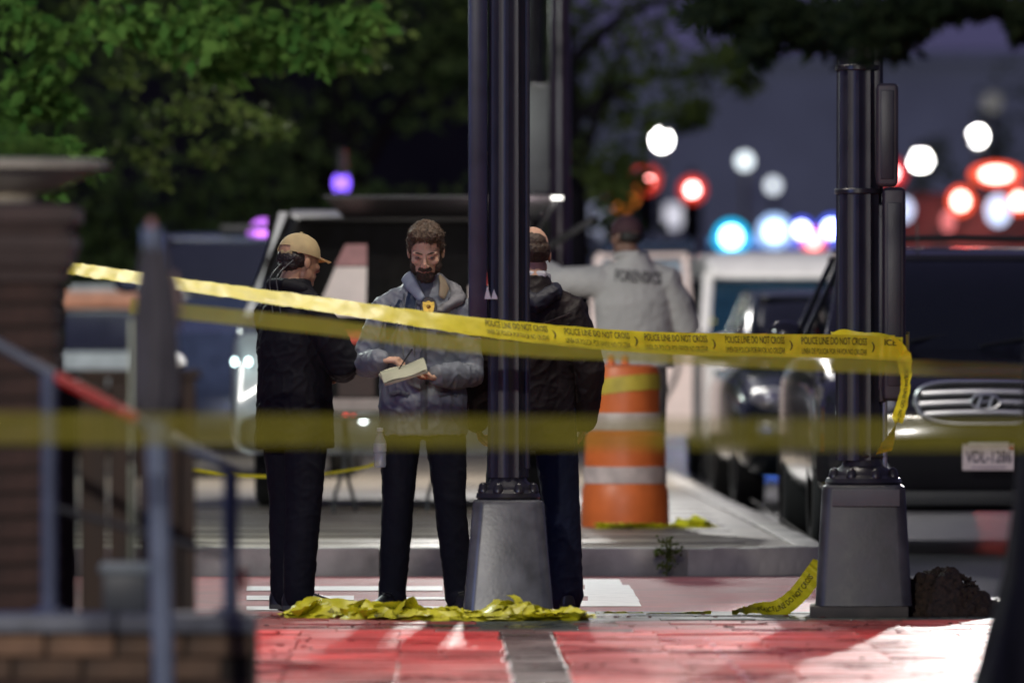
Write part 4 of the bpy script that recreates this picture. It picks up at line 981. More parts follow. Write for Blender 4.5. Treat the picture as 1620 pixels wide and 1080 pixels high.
# ------------------------------------------------------------------ people
V3 = Vector
def hand(bm, wrist, d, palm, curl=.6, k=1., thumb=1):
    """palm and five fingers; d = direction of the hand, palm = the way the palm faces, thumb = side of the thumb along d x palm"""
    d = V3(d).normalized(); pn = V3(palm); pn = (pn - d * pn.dot(d)).normalized(); sd = d.cross(pn) * thumb
    w = V3(wrist)
    caps(bm, [w - d * .03, w, w + d * .035 * k, w + d * .085 * k], [(.026, .022), (.028, .019), (.038 * k, .016), (.040 * k, .013)], 10, side=sd)
    for i, (o, L, c) in enumerate(((.029, .072, 0), (.010, .080, .04), (-.010, .074, .08), (-.029, .060, .14))):
        p = w + d * .082 * k + sd * o * k; pts = [p - d * .02, p]; a = 0
        for j, f in enumerate((.45, .32, .23)):
            a += (curl + c) * (1, 1.1, .8)[j]
            q = (d * math.cos(a) + pn * math.sin(a)); p = p + q * L * f * k; pts.append(p)
        caps(bm, pts, [.0095, .0095, .009, .0085, .007], 8)
    b = w + d * .02 * k + sd * .028 * k
    caps(bm, [b, b + (d * .7 + sd * .7 + pn * .2) * .03 * k, b + (d * 1.1 + sd * .75 + pn * .6) * .05 * k, b + (d * 1.5 + sd * .5 + pn * 1.0) * .062 * k], [.014, .012, .0105, .008], 8)
def head(bm, M, jaw=1.):
    E = lambda c, r: ell(bm, c, r, M=M, seg=24)
    E((0, .012, .035), (.075, .096, .088)); E((0, -.028, -.01), (.066, .068, .085)); E((0, -.036, -.06), (.054 * jaw, .060, .055)); E((0, -.072, -.095), (.026, .024, .022))
    for s in (-1, 1):
        E((s * .040, -.066, -.02), (.024, .022, .02)); E((s * .0775, .012, -.012), (.009, .018, .031)); E((s * .052, -.01, -.062), (.016, .032, .03))
        E((s * .030, -.083, .024), (.028, .013, .010)); E((s * .013, -.108, -.031), (.010, .010, .008)); E((s * .031, -.076, .006), (.014, .013, .011))
    T = lambda p: M @ V3(p)
    caps(bm, [T((0, -.088, .022)), T((0, -.098, .0)), T((0, -.113, -.022)), T((0, -.111, -.031))], [.008, .009, .011, .012], 10)
    E((0, -.092, -.058), (.024, .012, .006)); E((0, -.089, -.068), (.021, .012, .007))
def fold_fn(seed, amp, st=(7, 7, 12), rough=.25):
    def f(co, n):
        p = V3((co.x * st[0] + seed, co.y * st[1], co.z * st[2]))
        w = noise.noise(p) + .5 * noise.noise(p * 2.3 + V3((3, 1, 7)))
        q = noise.noise(V3((co.x * 16 + co.z * 11 + seed, co.y * 16, co.z * 9 - co.x * 8)))
        r2 = noise.noise(V3((co.x * 9 - co.z * 7 + seed * 2, co.y * 9, co.z * 13 + co.x * 12)))
        return amp * (w * .7 + rough * q) + amp * .75 * (max(0, 1 - abs(q) * 3.5) - .3) + amp * .6 * (max(0, 1 - abs(r2) * 4.5) - .25)
    return f
def figure(name, label, px, Y, zg, rot, J, C, feet_rot=(0, 0)):
    """J joints in the figure's own frame (front is -y); C clothing"""
    q = P(px, 540, Y); t = thing(name, label, 'person', (q.x, Y, zg), R(rot))
    g = lambda k: V3(J[k])
    Mh = Matrix.Translation(g('head')) @ Euler([R(a) for a in J.get('head_rot', (0, 0, 0))], 'XYZ').to_matrix().to_4x4()
    # ---- body: one continuous surface
    bm = BM(); head(bm, Mh)
    nk = g('neck')
    caps(bm, [nk + V3((0, .015, -.05)), nk + V3((0, .01, .02)), Mh @ V3((0, .02, -.05))], [.066, .055, .052], 14)
    tor = J['torso']; caps(bm, [V3((x, y, z)) for x, y, z, a, b in tor[2:-1]], [(a * .8, b * .78) for x, y, z, a, b in tor[2:-1]], 20, side=(1, 0, 0)); caps(bm, [(0, 0, .92), (0, 0, 1.12)], [(.12, .085), (.13, .09)], 16, side=(1, 0, 0))
    for s, S in (('l', 1), ('r', -1)):
        caps(bm, [g('sh' + s), g('el' + s), g('wr' + s)], [.05, .040, .027], 10)
        caps(bm, [nk, g('sh' + s)], [.05, .05], 10)
        caps(bm, [g('hip' + s), g('kn' + s), g('an' + s)], [.075, .052, .04], 10)
        an = g('an' + s); fr = R(J.get('foot' + s, 0)); fd = V3((math.sin(fr), -math.cos(fr), 0))
        caps(bm, [an, an + fd * .08 + V3((0, 0, -.045))], [.030, .022], 8)
        if 'hand' + s in J:
            d, pn, cu = J['hand' + s]; hand(bm, g('wr' + s), d, pn, cu, 1.0, J.get('thumb' + s, S))
    remesh('body', bm, C['skin'], t, C.get('vox', .0048), 2)
    # ---- jacket / shirt
    bm = BM(); tube(bm, [V3((x, y, z)) for x, y, z, a, b in tor], [(a, b) for x, y, z, a, b in tor], 28, side=(1, 0, 0))
    sl = C.get('sleeve', (.080, .066, .047))
    for s in 'lr':
        sh, el, wr = g('sh' + s), g('el' + s), g('wr' + s)
        ctr = V3(tor[-5][:3]); caps(bm, [sh.lerp(ctr, .55), sh, sh.lerp(el, .5), el, el.lerp(wr, .5), wr.lerp(el, .02)], [sl[0] * 1.05, sl[0], sl[0] * .93, sl[1], sl[1] * .9, sl[2]], 16)
        caps(bm, [V3(tor[-2][:3]) + V3((0, 0, -.015)), sh * .45 + V3(tor[-2][:3]) * .55 + V3((0, 0, -.005)), sh + V3((0, 0, .012))], [.062, .064, sl[0] * .82], 12)
    for pts, rr in C.get('extra', []): caps(bm, pts, rr, 12)
    jk = remesh(C.get('topname', 'jacket'), bm, C['top'], t, .0062, 4, fold_fn(C.get('seed', 1), C.get('fold', .007)))
    # ---- trousers
    bm = BM(); hz = (g('hipl') + g('hipr')) / 2
    caps(bm, [hz + V3((0, 0, .10)), hz + V3((0, 0, -.02))], [(.165, .115), (.17, .125)], 20, side=(1, 0, 0))
    for s in 'lr':
        a, b, c = g('hip' + s), g('kn' + s), g('an' + s)
        caps(bm, [a, a.lerp(b, .5), b, b.lerp(c, .45), c + V3((0, 0, .0)), c + V3((0, -.01, -.035))], C.get('leg', [.098, .090, .074, .071, .064, .066]), 16)
    remesh('trousers', bm, C['pants'], t, .0075, 4, fold_fn(C.get('seed', 1) + 20, .003, (8, 8, 4)))
    # ---- shoes
    for s in 'lr':
        c = g('an' + s); fr = R(J.get('foot' + s, 0)); z0 = c.z - .09
        Mf = Matrix.Translation((c.x, c.y, z0)) @ Matrix.Rotation(fr, 4, 'Z')
        bm = BM()
        rings = []
        for y, w, h in ((.075, .022, .055), (.065, .036, .085), (.0, .040, .105), (-.06, .043, .085), (-.13, .048, .06), (-.18, .044, .045), (-.205, .026, .03)):
            rings.append([Mf @ V3((w * math.cos(a) * (1 if math.sin(a) < 0 else .85), y, .0 + (h * (.5 + .5 * math.sin(a)) if math.sin(a) > -.5 else .0 + h * .02))) for a in np.linspace(0, 2 * PI, 20, endpoint=False)])
        loft(bm, rings); bmesh.ops.recalc_face_normals(bm, faces=bm.faces); sh = put('shoe', bm, C.get('shoes', M_shoe), t, sharp=60)
        bm = BM(); pr_ = [(.035, .07), (.042, 0), (.047, -.10), (.05, -.14), (.042, -.19), (0, -.212)]
        po = [(x, y) for x, y in pr_] + [(-x, y) for x, y in pr_[::-1][1:]]
        a_ = [bm.verts.new(Mf @ V3((x, y, 0))) for x, y in po]; b_ = [bm.verts.new(Mf @ V3((x, y, .022))) for x, y in po]; n = len(po)
        bm.faces.new(a_[::-1]); bm.faces.new(b_)
        for k in range(n): bm.faces.new((a_[k], a_[(k + 1) % n], b_[(k + 1) % n], b_[k]))
        bmesh.ops.recalc_face_normals(bm, faces=bm.faces); put('sole', bm, M_trim, sh)
        bm = BM()
        for k in range(3): tube(bm, [Mf @ V3((-.025, -.045 - k * .022, .086 - k * .009)), Mf @ V3((.0, -.05 - k * .022, .094 - k * .009)), Mf @ V3((.025, -.045 - k * .022, .086 - k * .009))], .003, 6)
        put('laces', bm, M_trim, sh)
    return t, Mh, jk
def hairpiece(name, M, parts, m, par, seed=0, amp=.006, vox=.0045):
    bm = BM()
    for c, r in parts: ell(bm, c, r, M=M, seg=24)
    def f(co, n):
        return amp * noise.noise(V3((co.x * 60 + seed, co.y * 60, co.z * 38))) + amp * .7 * noise.noise(co * 120)
    return remesh(name, bm, m, par, vox, 2, f)
STAND = dict(hipl=(.095, 0, .92), hipr=(-.095, 0, .92), knl=(.11, -.015, .5), knr=(-.11, -.015, .5), anl=(.115, .02, .09), anr=(-.115, .02, .09),
             shl=(.172, .01, 1.375), shr=(-.172, .01, 1.375), neck=(0, .02, 1.50), head=(0, -.012, 1.645))
def torso(hem=.80, w=1., d=1., top=1.535, lean=0.):
    z = [hem, .95, 1.10, 1.25, 1.37, 1.44, 1.49, top]
    a = [.190, .186, .182, .190, .175, .128, .090, .070]; b = [.150, .142, .138, .138, .126, .108, .088, .074]
    return [(0, .0 + .012 * (i > 4), zz, aa * w, bb * d) for i, (zz, aa, bb) in enumerate(zip(z, a, b))]

# --- the man taking notes
def strands(name, src, par, m, n, L, seed, w=.0016, cond=None, down=.8):
    r = random.Random(seed); me = src.data; ps = [p for p in me.polygons if cond is None or cond(p.center)]
    V, F = [], []
    for k in range(n):
        p = r.choice(ps); c = p.center; nn = p.normal; d = (nn * .55 + V3((r.uniform(-.6, .6), r.uniform(-.6, .6), -down * r.random()))).normalized()
        s = d.cross(nn); s = s.normalized() * w if s.length > 1e-4 else V3((w, 0, 0)); l = L * r.uniform(.5, 1.2); i = len(V)
        V += [c - s, c + s, c + d * l * .6 + s * .7 - V3((0, 0, l * .1)), c + d * l - V3((0, 0, l * .35)), c + d * l * .6 - s * .7 - V3((0, 0, l * .1))]; F.append((i, i + 1, i + 2, i + 3, i + 4))
    me2 = bpy.data.meshes.new(name); me2.from_pydata([tuple(v) for v in V], [], F); o = put_mesh(name, me2, m, par, smooth=False); o['kind'] = 'stuff'; return o
J = dict(STAND); J.update(head=(.012, -.055, 1.645), head_rot=(24, 0, -4), neck=(0, .01, 1.50), torso=torso(.80, 1.08, 1.06),
    shl=(.175, .0, 1.355), shr=(-.178, .0, 1.365), elr=(-.262, -.05, 1.12), wrr=(-.205, -.27, 1.145), ell=(.215, -.05, 1.075), wrl=(.062, -.29, 1.075),
    handr=((.93, -.28, .02), (.1, .15, -1), .75), handl=((-.95, -.16, .0), (.0, -.35, 1), .45), thumbl=-1, thumbr=1,
    hipl=(.095, 0, .92), hipr=(-.10, 0, .92), knl=(.125, -.02, .50), knr=(-.115, -.03, .50), anl=(.165, .03, .09), anr=(-.14, .0, .09), footl=18, footr=-22)
t, Mh, jk = figure('person', 'bearded man in a grey rain jacket looking down and writing on a note pad', 669, 39.15, 0, 2, J, dict(skin=M_skin, top=M_jgrey, pants=M_trou, seed=3, fold=.0065, vox=.0042, sleeve=(.080, .070, .050)))
hairpiece('hair', Mh, [((0, .022, .05), (.084, .096, .088)), ((.02, -.035, .095), (.062, .05, .04)), ((-.03, -.03, .095), (.045, .048, .036)), ((0, .055, -.005), (.072, .055, .07)), ((-.066, .012, .03), (.02, .038, .045)), ((.066, .012, .03), (.02, .038, .045))], M_hair, t, 2, .006, .0038)
strands('hair_strands', [o for o in t.children if o.name.startswith('hair')][0], [o for o in t.children if o.name.startswith('hair')][0], M_hair, 2600, .011, 3)
bd = hairpiece('beard', Mh, [((0, -.068, -.088), (.044, .040, .032)), ((-.046, -.030, -.060), (.025, .040, .040)), ((.046, -.030, -.060), (.025, .040, .040)), ((-.058, -.012, -.035), (.014, .022, .03)), ((.058, -.012, -.035), (.014, .022, .03)), ((0, -.098, -.050), (.034, .014, .009)), ((0, -.080, -.102), (.032, .026, .020))], M_beard, t, 5, .005, .0038)
strands('beard_hairs', bd, bd, M_beard, 1500, .006, 5, .0012)
for s in (-1, 1):
    bm = BM(); caps(bm, [Mh @ V3((s * .014, -.100, .026)), Mh @ V3((s * .032, -.098, .031)), Mh @ V3((s * .05, -.084, .026))], [.0025, .0038, .0025], 8); put('eyebrow', bm, M_beard, t)
    bm = BM(); ell(bm, (0, 0, 0), (.0125, .008, .009)); e = put('eye', bm, mat('eye_shade', (.16, .09, .065), .4), t, Mh @ V3((s * .031, -.083, .004)))
    bm = BM(); ell(bm, (0, -.004, -.003), (.005, .005, .005)); put('iris', bm, M_dark, e)
    bm = BM(); caps(bm, [Mh @ V3((s * .018, -.094, .002)), Mh @ V3((s * .031, -.0965, -.002)), Mh @ V3((s * .044, -.088, .002))], [.003, .004, .003], 8); put('eyelid', bm, mat('eyelid', (.24, .12, .08), .6), t)
bm = BM(); caps(bm, [Mh @ V3((-.02, -.103, -.062)), Mh @ V3((0, -.106, -.061)), Mh @ V3((.02, -.103, -.062))], [.0015, .003, .0015], 8); put('mouth', bm, mat('lip', (.30, .13, .10), .5), t)
# collar opening, lining, hood, zip and flaps
def patch(name, poly, m, par, y0, dn=.012, curve=.35):
    """cloth patch laid over the chest: poly in (x, z), depth follows the chest's roundness"""
    bm = BM(); me_pts = []
    vs = [bm.verts.new((x, y0 + curve * x * x + (max(0, z - 1.36)) * .38, z)) for x, z in poly]
    f = bm.faces.new(vs); bmesh.ops.triangulate(bm, faces=[f])
    bmesh.ops.subdivide_edges(bm, edges=bm.edges[:], cuts=2, use_grid_fill=True)
    for v in bm.verts: v.co.y += .004 * noise.noise(V3((v.co.x * 30, v.co.z * 20, 2)))
    g = bmesh.ops.solidify(bm, geom=bm.faces[:], thickness=dn)
    return put(name, bm, m, par)
bm = BM(); caps(bm, [V3((-.075, -.03, 1.53)), V3((-.055, -.085, 1.49)), V3((-.01, -.128, 1.425))], [(.036, .012), (.034, .012), (.02, .01)], 12, side=(.6, 0, .8)); remesh('collar', bm, mat('collar_blue', (.19, .22, .28), .6, var=.15), t, .005, 3)
bm = BM(); caps(bm, [V3((.088, .0, 1.52)), V3((.098, -.055, 1.485)), V3((.085, -.095, 1.435))], [(.028, .010), (.032, .010), (.02, .010)], 12, side=(.6, 0, -.8)); remesh('collar', bm, M_khaki, t, .005, 3)
bm = BM(); caps(bm, [V3((-.02, .09, 1.50)), V3((.08, .06, 1.505)), V3((.145, .02, 1.465)), V3((.155, -.05, 1.425)), V3((.10, -.115, 1.385)), V3((.03, -.145, 1.345))], [(.03, .04), (.036, .05), (.034, .052), (.028, .046), (.022, .036), .014], 14, side=(0, .3, 1)); remesh('hood', bm, mat('hood_grey', (.15, .148, .155), .65, var=.2), t, .006, 3, fold_fn(8, .009, (16, 16, 16)))
bm = BM(); caps(bm, [V3((0, -.06, 1.50)), V3((-.005, -.125, 1.40))], [(.05, .02), (.03, .014)], 12, side=(1, 0, 0)); remesh('shirt_front', bm, mat('shirt_navy', (.06, .065, .09), .8), t, .006, 2)
from mathutils.bvhtree import BVHTree
def cast_strip(name, path, m, jk, par, lift=.004, wob=.003, sgn=-1):
    """a strip of cloth laid on the jacket: path of (x, z, half width), cast onto its front (sgn -1) or back (sgn 1)"""
    bv = BVHTree.FromPolygons([v.co for v in jk.data.vertices], [tuple(p.vertices) for p in jk.data.polygons])
    pts = catmull([V3((x, 0, z)) for x, z, w in path], 26); hw = np.interp(np.linspace(0, 1, 27), np.linspace(0, 1, len(path)), [w for *_, w in path])
    bm = BM(); G = []
    for i, q in enumerate(pts):
        tg = (pts[min(i + 1, 26)] - pts[max(i - 1, 0)]).normalized(); sd = V3((tg.z, 0, -tg.x)); row = []
        for k in range(5):
            u = k / 2 - 1; c = q + sd * u * hw[i]; h = bv.ray_cast(V3((c.x, sgn * .8, c.z)), V3((0, -sgn, 0)))
            y = (h[0].y if h[0] else -.12) + sgn * lift * (1 - u * u * .9) + wob * noise.noise(c * 40)
            row.append(bm.verts.new((c.x, y, c.z)))
        G.append(row)
    for i in range(26):
        for k in range(4): bm.faces.new((G[i][k], G[i][k + 1], G[i + 1][k + 1], G[i + 1][k]))
    bmesh.ops.solidify(bm, geom=bm.faces[:], thickness=.002)
    return put(name, bm, m, par)
cast_strip('lining_panel', [(-.052, 1.475, .012), (-.058, 1.40, .026), (-.055, 1.33, .030), (-.035, 1.26, .022), (-.018, 1.22, .008)], M_jnavy, jk, jk, .010)
cast_strip('lining_panel', [(-.105, 1.42, .008), (-.125, 1.36, .022), (-.148, 1.30, .024), (-.165, 1.24, .008)], M_jnavy, jk, jk, .006)
for pth in ([(-.088, 1.45, .004), (-.095, 1.38, .007), (-.120, 1.30, .006), (-.135, 1.22, .003)], [(-.150, 1.40, .003), (-.180, 1.33, .007), (-.20, 1.25, .003)], [(-.03, 1.42, .003), (-.045, 1.33, .006), (-.04, 1.2, .003)]):
    cast_strip('cloth_fold', pth, mat('fold_pale', (.24, .27, .31), .55, var=.15), jk, jk, .012)
cast_strip('storm_flap', [(-.005, 1.36, .012), (-.002, 1.25, .016), (0, 1.05, .017), (.003, .83, .016)], M_jgrey, jk, jk, .006)
for s in (-1, 1): cast_strip('pocket_flap', [(s * .07, .985, .013), (s * .115, .995, .013), (s * .155, .985, .012)], M_jgrey, jk, jk, .007)
cast_strip('chest_flap', [(.06, 1.275, .013), (.11, 1.27, .014), (.15, 1.255, .013)], M_jgrey, jk, jk, .007)
for s in (-.045, -.095):
    cast_strip('draw_cord', [(s, 1.34, .003), (s - .004, 1.25, .0035), (s + .003, 1.165, .003)], mat('cord_pale', (.4, .4, .38), .7), jk, jk, .007, 0)
# what he holds and wears
b0 = t.location
np_ = thing('note_pad', 'open cream note pad held by the bearded man', 'note pad', (b0.x - .085, b0.y - .385, 1.085), R(8))
bm = BM(); box(bm, (0, 0, 0), (.205, .13, .012), Euler((R(22), R(-17), 0)), bev=.002); put('pad_block', bm, M_paper, np_)
bm = BM(); 
for k in range(9):
    x = -.115 + k * .0285; bm.verts.new((x, 0, 0))
bm.free(); bm = BM(); g = []
for j in range(7):
    f = j / 6; g.append([bm.verts.new(V3((-.105 + .026 * k + .012 * f, -.065 + .13 * f, .012 + .016 * math.sin(f * 3.1) + .004 * math.sin(k)))) for k in range(9)])
for j in range(6):
    for k in range(8): bm.faces.new((g[j][k], g[j][k + 1], g[j + 1][k + 1], g[j + 1][k]))
o = put('loose_page', bm, mat('page_green', (.42, .42, .29), .8), np_); o.rotation_euler = (R(22), R(-17), 0)
bm = BM(); tube(bm, [(-.03, 0, -.03), (.03, .03, .06)], [.003, .0045], 8); pe = put('pen', bm, M_trim, loc=(b0.x - .075, b0.y - .40, 1.135)); tag(pe, 'dark pen in the right hand of the bearded man', 'pen')
bd_ = thing('badge', 'gold shield badge on black leather hung on the grey jacket', 'badge', (b0.x + .028, b0.y - .185, 1.385))
bm = BM(); lathe(bm, [(.0, -.008), (.036, -.008), (.039, 0), (.036, .008), (0, .008)], 24, axis='Y'); o = put('badge_holder', bm, M_black, bd_); o.scale = (1, 1, 1.25)
bm = BM(); prism(bm, [(0, -.036), (.022, -.02), (.027, .008), (.026, .026), (.012, .024), (0, .032), (-.012, .024), (-.026, .026), (-.027, .008), (-.022, -.02)], .006); put('shield', bm, M_gold, bd_, (0, -.015, 0))
bm = BM(); ell(bm, (0, 0, 0), (.010, .003, .010)); put('seal', bm, mat('badge_dark', (.25, .15, .03), .4, metal=.8), bd_, (0, -.016, .004))
wb = thing('water_bottle', 'clear plastic water bottle hanging at the hip of the bearded man', 'bottle', (b0.x - .195, b0.y - .10, .655))
bm = BM(); lathe(bm, [(.026, 0), (.029, .01), (.028, .05), (.03, .06), (.028, .07), (.03, .085), (.029, .12), (.014, .15), (.013, .165)], 20); put('bottle_body', bm, M_clear, wb)
bm = BM(); lathe(bm, [(.0292, .07), (.0305, .075), (.0305, .105), (.0292, .11)], 20, close=False); put('bottle_label', bm, mat('label_pale', (.4, .42, .45), .5), wb)
bm = BM(); lathe(bm, [(.015, .163), (.016, .167), (.015, .18), (0, .182)], 16); put('bottle_cap', bm, M_white, wb)

# --- the man in the tan cap, seen from behind his right side
J = dict(STAND); J.update(head=(0, -.025, 1.60), head_rot=(8, 0, 4), neck=(0, .02, 1.47), torso=[(x, y, z - .02 * (z > 1), a * 1.04, b * 1.12) for x, y, z, a, b in torso(.74, 1.0, 1.05)],
    shl=(.172, .0, 1.345), shr=(-.172, .0, 1.345), ell=(.245, -.10, 1.13), elr=(-.245, -.10, 1.13), wrl=(.02, -.24, 1.14), wrr=(-.02, -.25, 1.09),
    handl=((-.9, -.1, -.1), (0, 1, 0), .5), handr=((.9, .0, .1), (0, 1, 0), .5), knl=(.10, -.03, .5), knr=(-.10, .02, .5), anl=(.10, -.02, .09), anr=(-.10, .05, .09), footl=-34, footr=-42)
t, Mh, jk = figure('person', 'man in a tan baseball cap and black jacket standing with folded arms', 466, 39.2, 0, 127, J, dict(skin=M_skin2, top=M_jblack, pants=M_trou, seed=7, fold=.005, sleeve=(.09, .078, .055), vox=.0046, leg=[.105, .098, .084, .080, .072, .074]))
hairpiece('hair', Mh, [((0, .04, .005), (.076, .070, .055)), ((0, .052, .035), (.066, .050, .045)), ((0, .062, -.03), (.060, .045, .03))], M_hairk, t, 4, .004)
bm = BM()
g = bmesh.ops.create_uvsphere(bm, u_segments=36, v_segments=20, radius=1)
for v in list(bm.verts):
    v.co = V3((v.co.x * .089, v.co.y * .107, v.co.z * .098)) + V3((0, .005, .030))
bmesh.ops.bisect_plane(bm, geom=bm.verts[:] + bm.edges[:] + bm.faces[:], plane_co=(0, .005, .024), plane_no=(0, -.10, 1), clear_inner=True)
cut = [v for v in bm.verts if v.co.y > .07 and v.co.z < .052 and abs(v.co.x) < .038]; bmesh.ops.delete(bm, geom=cut, context='VERTS')
for v in bm.verts: v.co += v.co.normalized() * .002 * noise.noise(v.co * 40); v.co = Mh @ v.co
bmesh.ops.solidify(bm, geom=bm.faces[:], thickness=.004)
cp = put('cap', bm, M_cap, t)
bm = BM(); G = []
for i in range(7):
    f = i / 6; row = []
    for k in range(13):
        u = k / 12 * 2 - 1; x = u * .078 * (1 - .25 * f * f); y = -.098 + .035 * u * u - .085 * f * (1 - .25 * u * u); z = .034 - .018 * u * u - .012 * f
        row.append(bm.verts.new(Mh @ V3((x, y, z))))
    G.append(row)
for i in range(6):
    for k in range(12): bm.faces.new((G[i][k], G[i][k + 1], G[i + 1][k + 1], G[i + 1][k]))
bmesh.ops.solidify(bm, geom=bm.faces[:], thickness=.005); put('brim', bm, mat('brim_tan', (.40, .23, .09), .8, var=.12), cp)
bm = BM(); ell(bm, Mh @ V3((0, .005, .129)), (.008, .008, .005)); put('cap_button', bm, M_cap, cp)
bm = BM(); caps(bm, [Mh @ V3((-.048, .088, .024)), Mh @ V3((0, .106, .024)), Mh @ V3((.048, .088, .024))], [(.012, .004)] * 3, 10, side=(0, 0, 1)); put('cap_strap', bm, M_cap, cp)
bm = BM(); caps(bm, [V3((-.09, .02, 1.47)), V3((-.05, .09, 1.49)), V3((.05, .09, 1.49)), V3((.09, .02, 1.47))], [.028, .032, .032, .028], 12); remesh('collar', bm, M_jblack, t, .006, 3)
for k in range(2):
    bm = BM(); tube(bm, catmull([Mh @ V3((-.06 + .06 * k, .085, -.01)), V3((-.075 + .05 * k, .15, 1.53)), V3((-.085 + .06 * k, .155, 1.46)), V3((-.10 + .06 * k, .15, 1.36))], 14), .003, 8); put('earpiece_cord', bm, mat('cord_grey', (.05, .052, .055), .6), t)

# --- the balding man in the brown jacket, seen from behind, half hidden by the lamp post
J = dict(STAND); J.update(head=(0, -.015, 1.635), head_rot=(4, 0, -3), torso=torso(.73, 1.06, 1.1), shl=(.182, .01, 1.355), shr=(-.182, .01, 1.355),
    ell=(.258, .01, 1.10), elr=(-.258, .01, 1.10), wrl=(.25, -.09, .86), wrr=(-.25, -.09, .86), handl=((-.2, -.5, -.8), (-1, 0, 0), .5), handr=((.2, -.5, -.8), (1, 0, 0), .5),
    anl=(.16, .0, .09), anr=(-.155, .0, .09), knl=(.13, -.01, .5), knr=(-.13, -.01, .5))
t, Mh, jk = figure('person', 'balding man in a dark brown jacket seen from behind, half hidden by the lamp post', 843, 39.35, 0, 186, J, dict(skin=M_skin, top=M_leather, pants=M_trou2, seed=13, fold=.0045, sleeve=(.092, .078, .058), leg=[.105, .10, .088, .084, .078, .082]))
hairpiece('hair', Mh, [((0, .036, .012), (.083, .078, .066)), ((-.06, .01, .01), (.022, .045, .045)), ((.06, .01, .01), (.022, .045, .045)), ((0, .058, .048), (.062, .052, .05))], mat('hair_thin', (.055, .034, .02), .6, var=.4, scale=60, bump=.5, bscale=110), t, 6, .0025)
bm = BM(); caps(bm, [V3((-.075, .01, 1.525)), V3((-.045, .07, 1.535)), V3((.045, .07, 1.535)), V3((.075, .01, 1.525))], [(.022, .010)] * 4, 12, side=(0, 0, 1)); remesh('shirt_collar', bm, M_white, t, .005, 2)
bm = BM(); caps(bm, [V3((-.10, .03, 1.47)), V3((-.08, .10, 1.45)), V3((0, .125, 1.40)), V3((.08, .10, 1.45)), V3((.10, .03, 1.47))], [.035, .045, .05, .045, .035], 12); remesh('hood', bm, mat('hood_navy', (.012, .013, .022), .6, var=.3), t, .006, 3, fold_fn(4, .006, (14, 14, 14)))
bm = BM(); tube(bm, [(-.16, .145, 1.36), (0, .165, 1.30), (.16, .145, 1.36)], [(.006, .004)] * 3, 6); put('yoke_seam', bm, mat('seam', (.03, .024, .024), .5), jk)

# --- the man in the grey shirt at the van
J = dict(STAND); J.update(head=(.045, -.03, 1.66), head_rot=(2, 0, 40), neck=(.02, .015, 1.51), torso=[(x, y, z + .02 * (z > 1), a * 1.14, b * 1.12) for x, y, z, a, b in torso(.90, 1.08, 1.05)],
    shl=(.205, .0, 1.40), shr=(-.205, .0, 1.395), ell=(.44, -.05, 1.40), wrl=(.60, -.22, 1.50), elr=(-.30, -.02, 1.14), wrr=(-.20, -.24, 1.10),
    handl=((.7, -.6, .3), (0, -.3, -1), .5), handr=((.5, -.8, 0), (0, 0, -1), .5))
t, Mh, jk = figure('person', 'man in dark cap and grey lettered shirt, back turned, left arm reaching out', 1003, 53.2, ZF, 180 - 3, J, dict(skin=mat('skin_deep', (.20, .10, .07), .5, var=.1), top=M_shirt, topname='shirt', pants=M_trou3, seed=17, fold=.004, sleeve=(.098, .086, .058), vox=.007))
for o in [t]: o.scale = (1.07, 1.07, 1.07)
hairpiece('hair', Mh, [((0, .045, .0), (.077, .064, .05))], M_hairk, t, 4, .003)
bm = BM(); g = bmesh.ops.create_uvsphere(bm, u_segments=28, v_segments=16, radius=1)
for v in bm.verts: v.co = V3((v.co.x * .090, v.co.y * .107, v.co.z * .10)) + V3((0, .005, .028))
bmesh.ops.bisect_plane(bm, geom=bm.verts[:] + bm.edges[:] + bm.faces[:], plane_co=(0, .005, .018), plane_no=(0, -.08, 1), clear_inner=True)
for v in bm.verts: v.co = Mh @ v.co
bmesh.ops.solidify(bm, geom=bm.faces[:], thickness=.004); cp = put('cap', bm, M_maroon, t)
bm = BM(); G = []
for i in range(5):
    f = i / 4; G.append([bm.verts.new(Mh @ V3((u * .075 * (1 - .25 * f * f), -.098 + .035 * u * u - .08 * f * (1 - .25 * u * u), .03 - .016 * u * u - .01 * f))) for u in np.linspace(-1, 1, 11)])
for i in range(4):
    for k in range(10): bm.faces.new((G[i][k], G[i][k + 1], G[i + 1][k + 1], G[i + 1][k]))
bmesh.ops.solidify(bm, geom=bm.faces[:], thickness=.005); put('brim', bm, M_maroon, cp)
bm = BM(); caps(bm, [V3((-.07, .02, 1.55)), V3((-.02, .08, 1.555)), V3((.06, .08, 1.555)), V3((.10, .02, 1.55))], [.02, .022, .022, .02], 10); put('collar', bm, M_shirt, t)
bm = BM(); caps(bm, [V3((-.17, -.02, .97)), V3((-.14, .10, .97)), V3((.14, .10, .97)), V3((.17, -.02, .97))], [.02] * 4, 8); put('belt', bm, M_redl, t)
# lettering follows the back: cast onto the shirt
me, (x0, x1, y0, y1) = text_mesh('FORENSICS', 1, .018)
bv = BVHTree.FromPolygons([v.co for v in jk.data.vertices], [tuple(p.vertices) for p in jk.data.polygons])
for v in me.vertices:
    x = -(-.105 + (v.co.x - x0) / (x1 - x0) * .27); z = 1.395 + (v.co.y - y0) / (y1 - y0) * .072 - .02 * ((v.co.x - x0) / (x1 - x0) - .3)
    h = bv.ray_cast(V3((x, .6, z)), V3((0, -1, 0)))
    v.co = V3((x, (h[0].y if h[0] else .14) + .006, z))
put_mesh('lettering', me, mat('shirt_ink', (.04, .035, .04), .8), jk, smooth=False)

